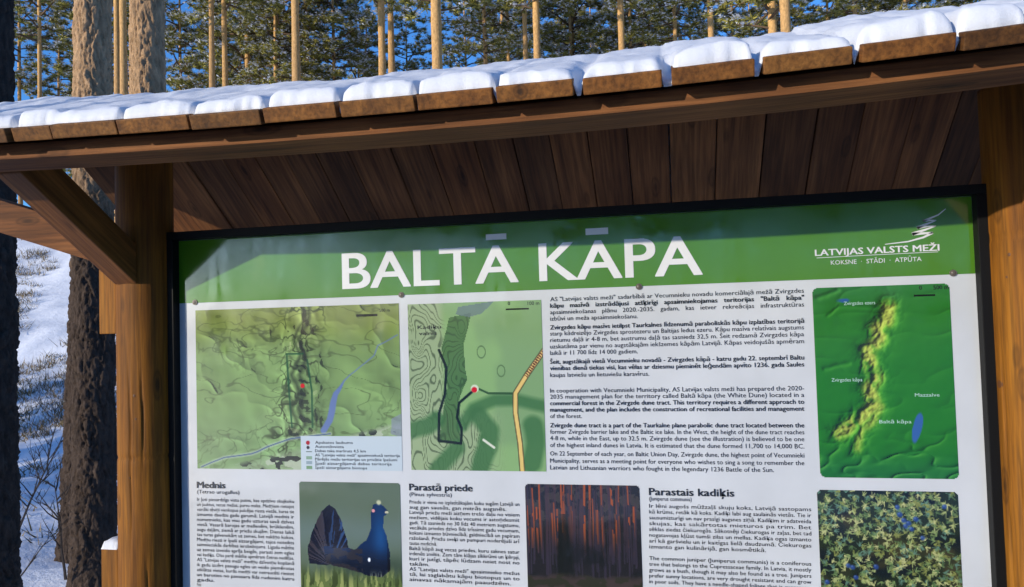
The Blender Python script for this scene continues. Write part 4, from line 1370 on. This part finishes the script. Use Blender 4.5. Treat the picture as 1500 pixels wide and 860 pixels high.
# ------------------------------------------------------------------ saplings and dry undergrowth on the left
def sapling(px, py, dist, h, seed, label, n=1):
    rg = random.Random(seed)
    x_, y_, _ = at_dist(px, py, dist)
    t = thing('bare_sapling', label, 'sapling', (x_, y_, float(ground_z(x_, y_))))
    V, Fc = [], []

    def add(pts, rads, k):
        v, f = tube(pts, rads, k)
        Fc.extend([tuple(i + len(V) for i in q) for q in f]); V.extend([tuple(q) for q in v])

    def branch(p, d, L, r, lev):
        pts = [Vector(p)]; dd = Vector(d)
        for k in range(5):
            dd = (dd + Vector((rg.gauss(0, .1), rg.gauss(0, .1), 0.06 if lev else 0.0))).normalized()
            pts.append(pts[-1] + dd * L / 5)
        add(pts, [r * (1 - 0.16 * k) for k in range(6)], 5)
        if lev < 3:
            for k in range(9 if lev == 0 else 4):
                u = rg.uniform(0.2, 0.98) * 5; i = int(u)
                b = pts[i].lerp(pts[min(i + 1, 5)], u - i)
                a = rg.uniform(0, 6.28)
                nd = (dd * rg.uniform(0.5, 0.9) + Vector((math.cos(a), math.sin(a), 0.1)) * 0.7).normalized()
                branch(b, nd, L * rg.uniform(0.22, 0.42), r * 0.5, lev + 1)

    branch((0, 0, -0.1), (0.02, 0, 1), h, 0.012, 0)
    mesh_obj('twigs', V, Fc, MAT['twig'], t)


sapling(40, 780, 5.6, 1.25, 5, 'bare twiggy sapling in the blue shaded snow near the left edge')
sapling(97, 765, 6.2, 0.8, 6, 'small bare sapling close to the foot of the scaly pine')
sapling(18, 700, 7.5, 1.1, 8, 'bushy leafless sapling behind the pine at the left edge')
sapling(70, 560, 12.0, 1.3, 9, 'leafless sapling higher up on the snowy slope')

rg = np.random.default_rng(5)
T = []
for k in range(3600):
    if k < 2900:
        px = rg.uniform(-40, 250); x0, y0, _ = at_dist(px, 480, rg.uniform(7, 30) if k < 120 else rg.uniform(12.5, 30))
    else:
        x0, y0 = rg.uniform(-30, 20), rg.uniform(6, 30)
    if fbm(np.array([x0 * 0.5]), np.array([y0 * 0.5]), 55, 3)[0] < 0.44: continue
    z0 = float(ground_z(x0, y0))
    n = int(rg.integers(6, 16)); L = rg.uniform(0.08, 0.34)
    d = rg.normal(size=(n, 3)); d[:, 2] = np.abs(d[:, 2]) + 0.9; d /= np.linalg.norm(d, axis=1, keepdims=True)
    b0 = np.array([x0, y0, z0 - 0.02]) + np.concatenate([rg.normal(size=(n, 2)) * 0.09, np.zeros((n, 1))], 1)
    w = np.cross(d, rg.normal(size=(n, 3))); w /= np.linalg.norm(w, axis=1, keepdims=True); w *= 0.008
    T.append(np.stack([b0 + w, b0 - w, b0 + d * L * rg.uniform(0.5, 1.1, (n, 1))], 1))
T = np.concatenate(T)
tag(fast_tris('dry_undergrowth', T, [MAT['heather']], np.zeros(len(T), int)), 'dry grass and heather poking through the snow on the dune slope', 'undergrowth', kind='stuff')

# young spruces left of the viewer keep the low ground beside the stand in shade
perp = Vector((math.cos(SUN_AZ), -math.sin(SUN_AZ), 0))
back = Vector((-math.sin(SUN_AZ), -math.cos(SUN_AZ), 0))
for k, (s, t, h) in enumerate(((-5.2, 13, 4.6), (-6.6, 14.5, 5.2), (-8.0, 13, 5.0), (-9.5, 14.5, 5.4), (-11.0, 13.2, 5.0), (-12.6, 14.8, 5.6))):
    p = perp * s + back * t + Vector((-1.5, 3, 0))
    spruce(p.x, p.y, h, 400 + k, 'dense young spruce growing to the left of where the viewer stands')

# a lone pine off to the left, its lowest boughs shading the left end of the roof
p = perp * -2.0 + back * 12.0
plant_pine(p.x, p.y, 0, 1.06, 0.4, 'lone pine behind the viewer on the left, shading the left end of the roof', None, 1.2)

# a stand of tall bare-stemmed pines behind the viewer, mirrored in the board
rg = np.random.default_rng(21)
for k in range(70):
    a = R(-35.5 + 64 * (k + rg.uniform(-0.4, 0.4)) / 69); d = rg.uniform(50, 74)
    plant_pine(math.sin(a) * d, -math.cos(a) * d, 3, d / 60 * rg.uniform(1.06, 1.16), rg.uniform(0, 6.28), 'tall bare stemmed pine in the stand of trees behind the viewer', 'pines behind the viewer', 1.0)

# far forest edge behind the viewer (seen only as a reflection in the glossy board)
rg = np.random.default_rng(3)
T = []; 
for k in range(330):
    a = rg.uniform(-1.75, 1.75); d = rg.uniform(130, 190)
    x0, y0 = math.sin(a) * d, -math.cos(a) * d
    h = rg.uniform(5.5, 10.5) * (0.75 + 0.5 * vnoise(np.array([a * 6]), np.array([0.0]), 4)[0]); r = h * 0.2
    for L in range(9):
        zb_ = h * (0.06 + 0.1 * L); rr = r * (1.05 - L / 9.5)
        for j in range(7):
            b0 = j / 7 * 6.283 + rg.random()
            c = np.array([x0, y0, zb_ + h * 0.18])
            q0 = np.array([x0 + math.cos(b0) * rr, y0 + math.sin(b0) * rr, zb_]); q1 = np.array([x0 + math.cos(b0 + 1.1) * rr, y0 + math.sin(b0 + 1.1) * rr, zb_ - 0.1])
            T.append([c, q0, q1])
T = np.array(T)
tag(fast_tris('far_forest_edge', T, [MAT['spruce']], np.zeros(len(T), int)), 'dark forest edge far behind the viewer, mirrored in the board', 'forest', kind='stuff')
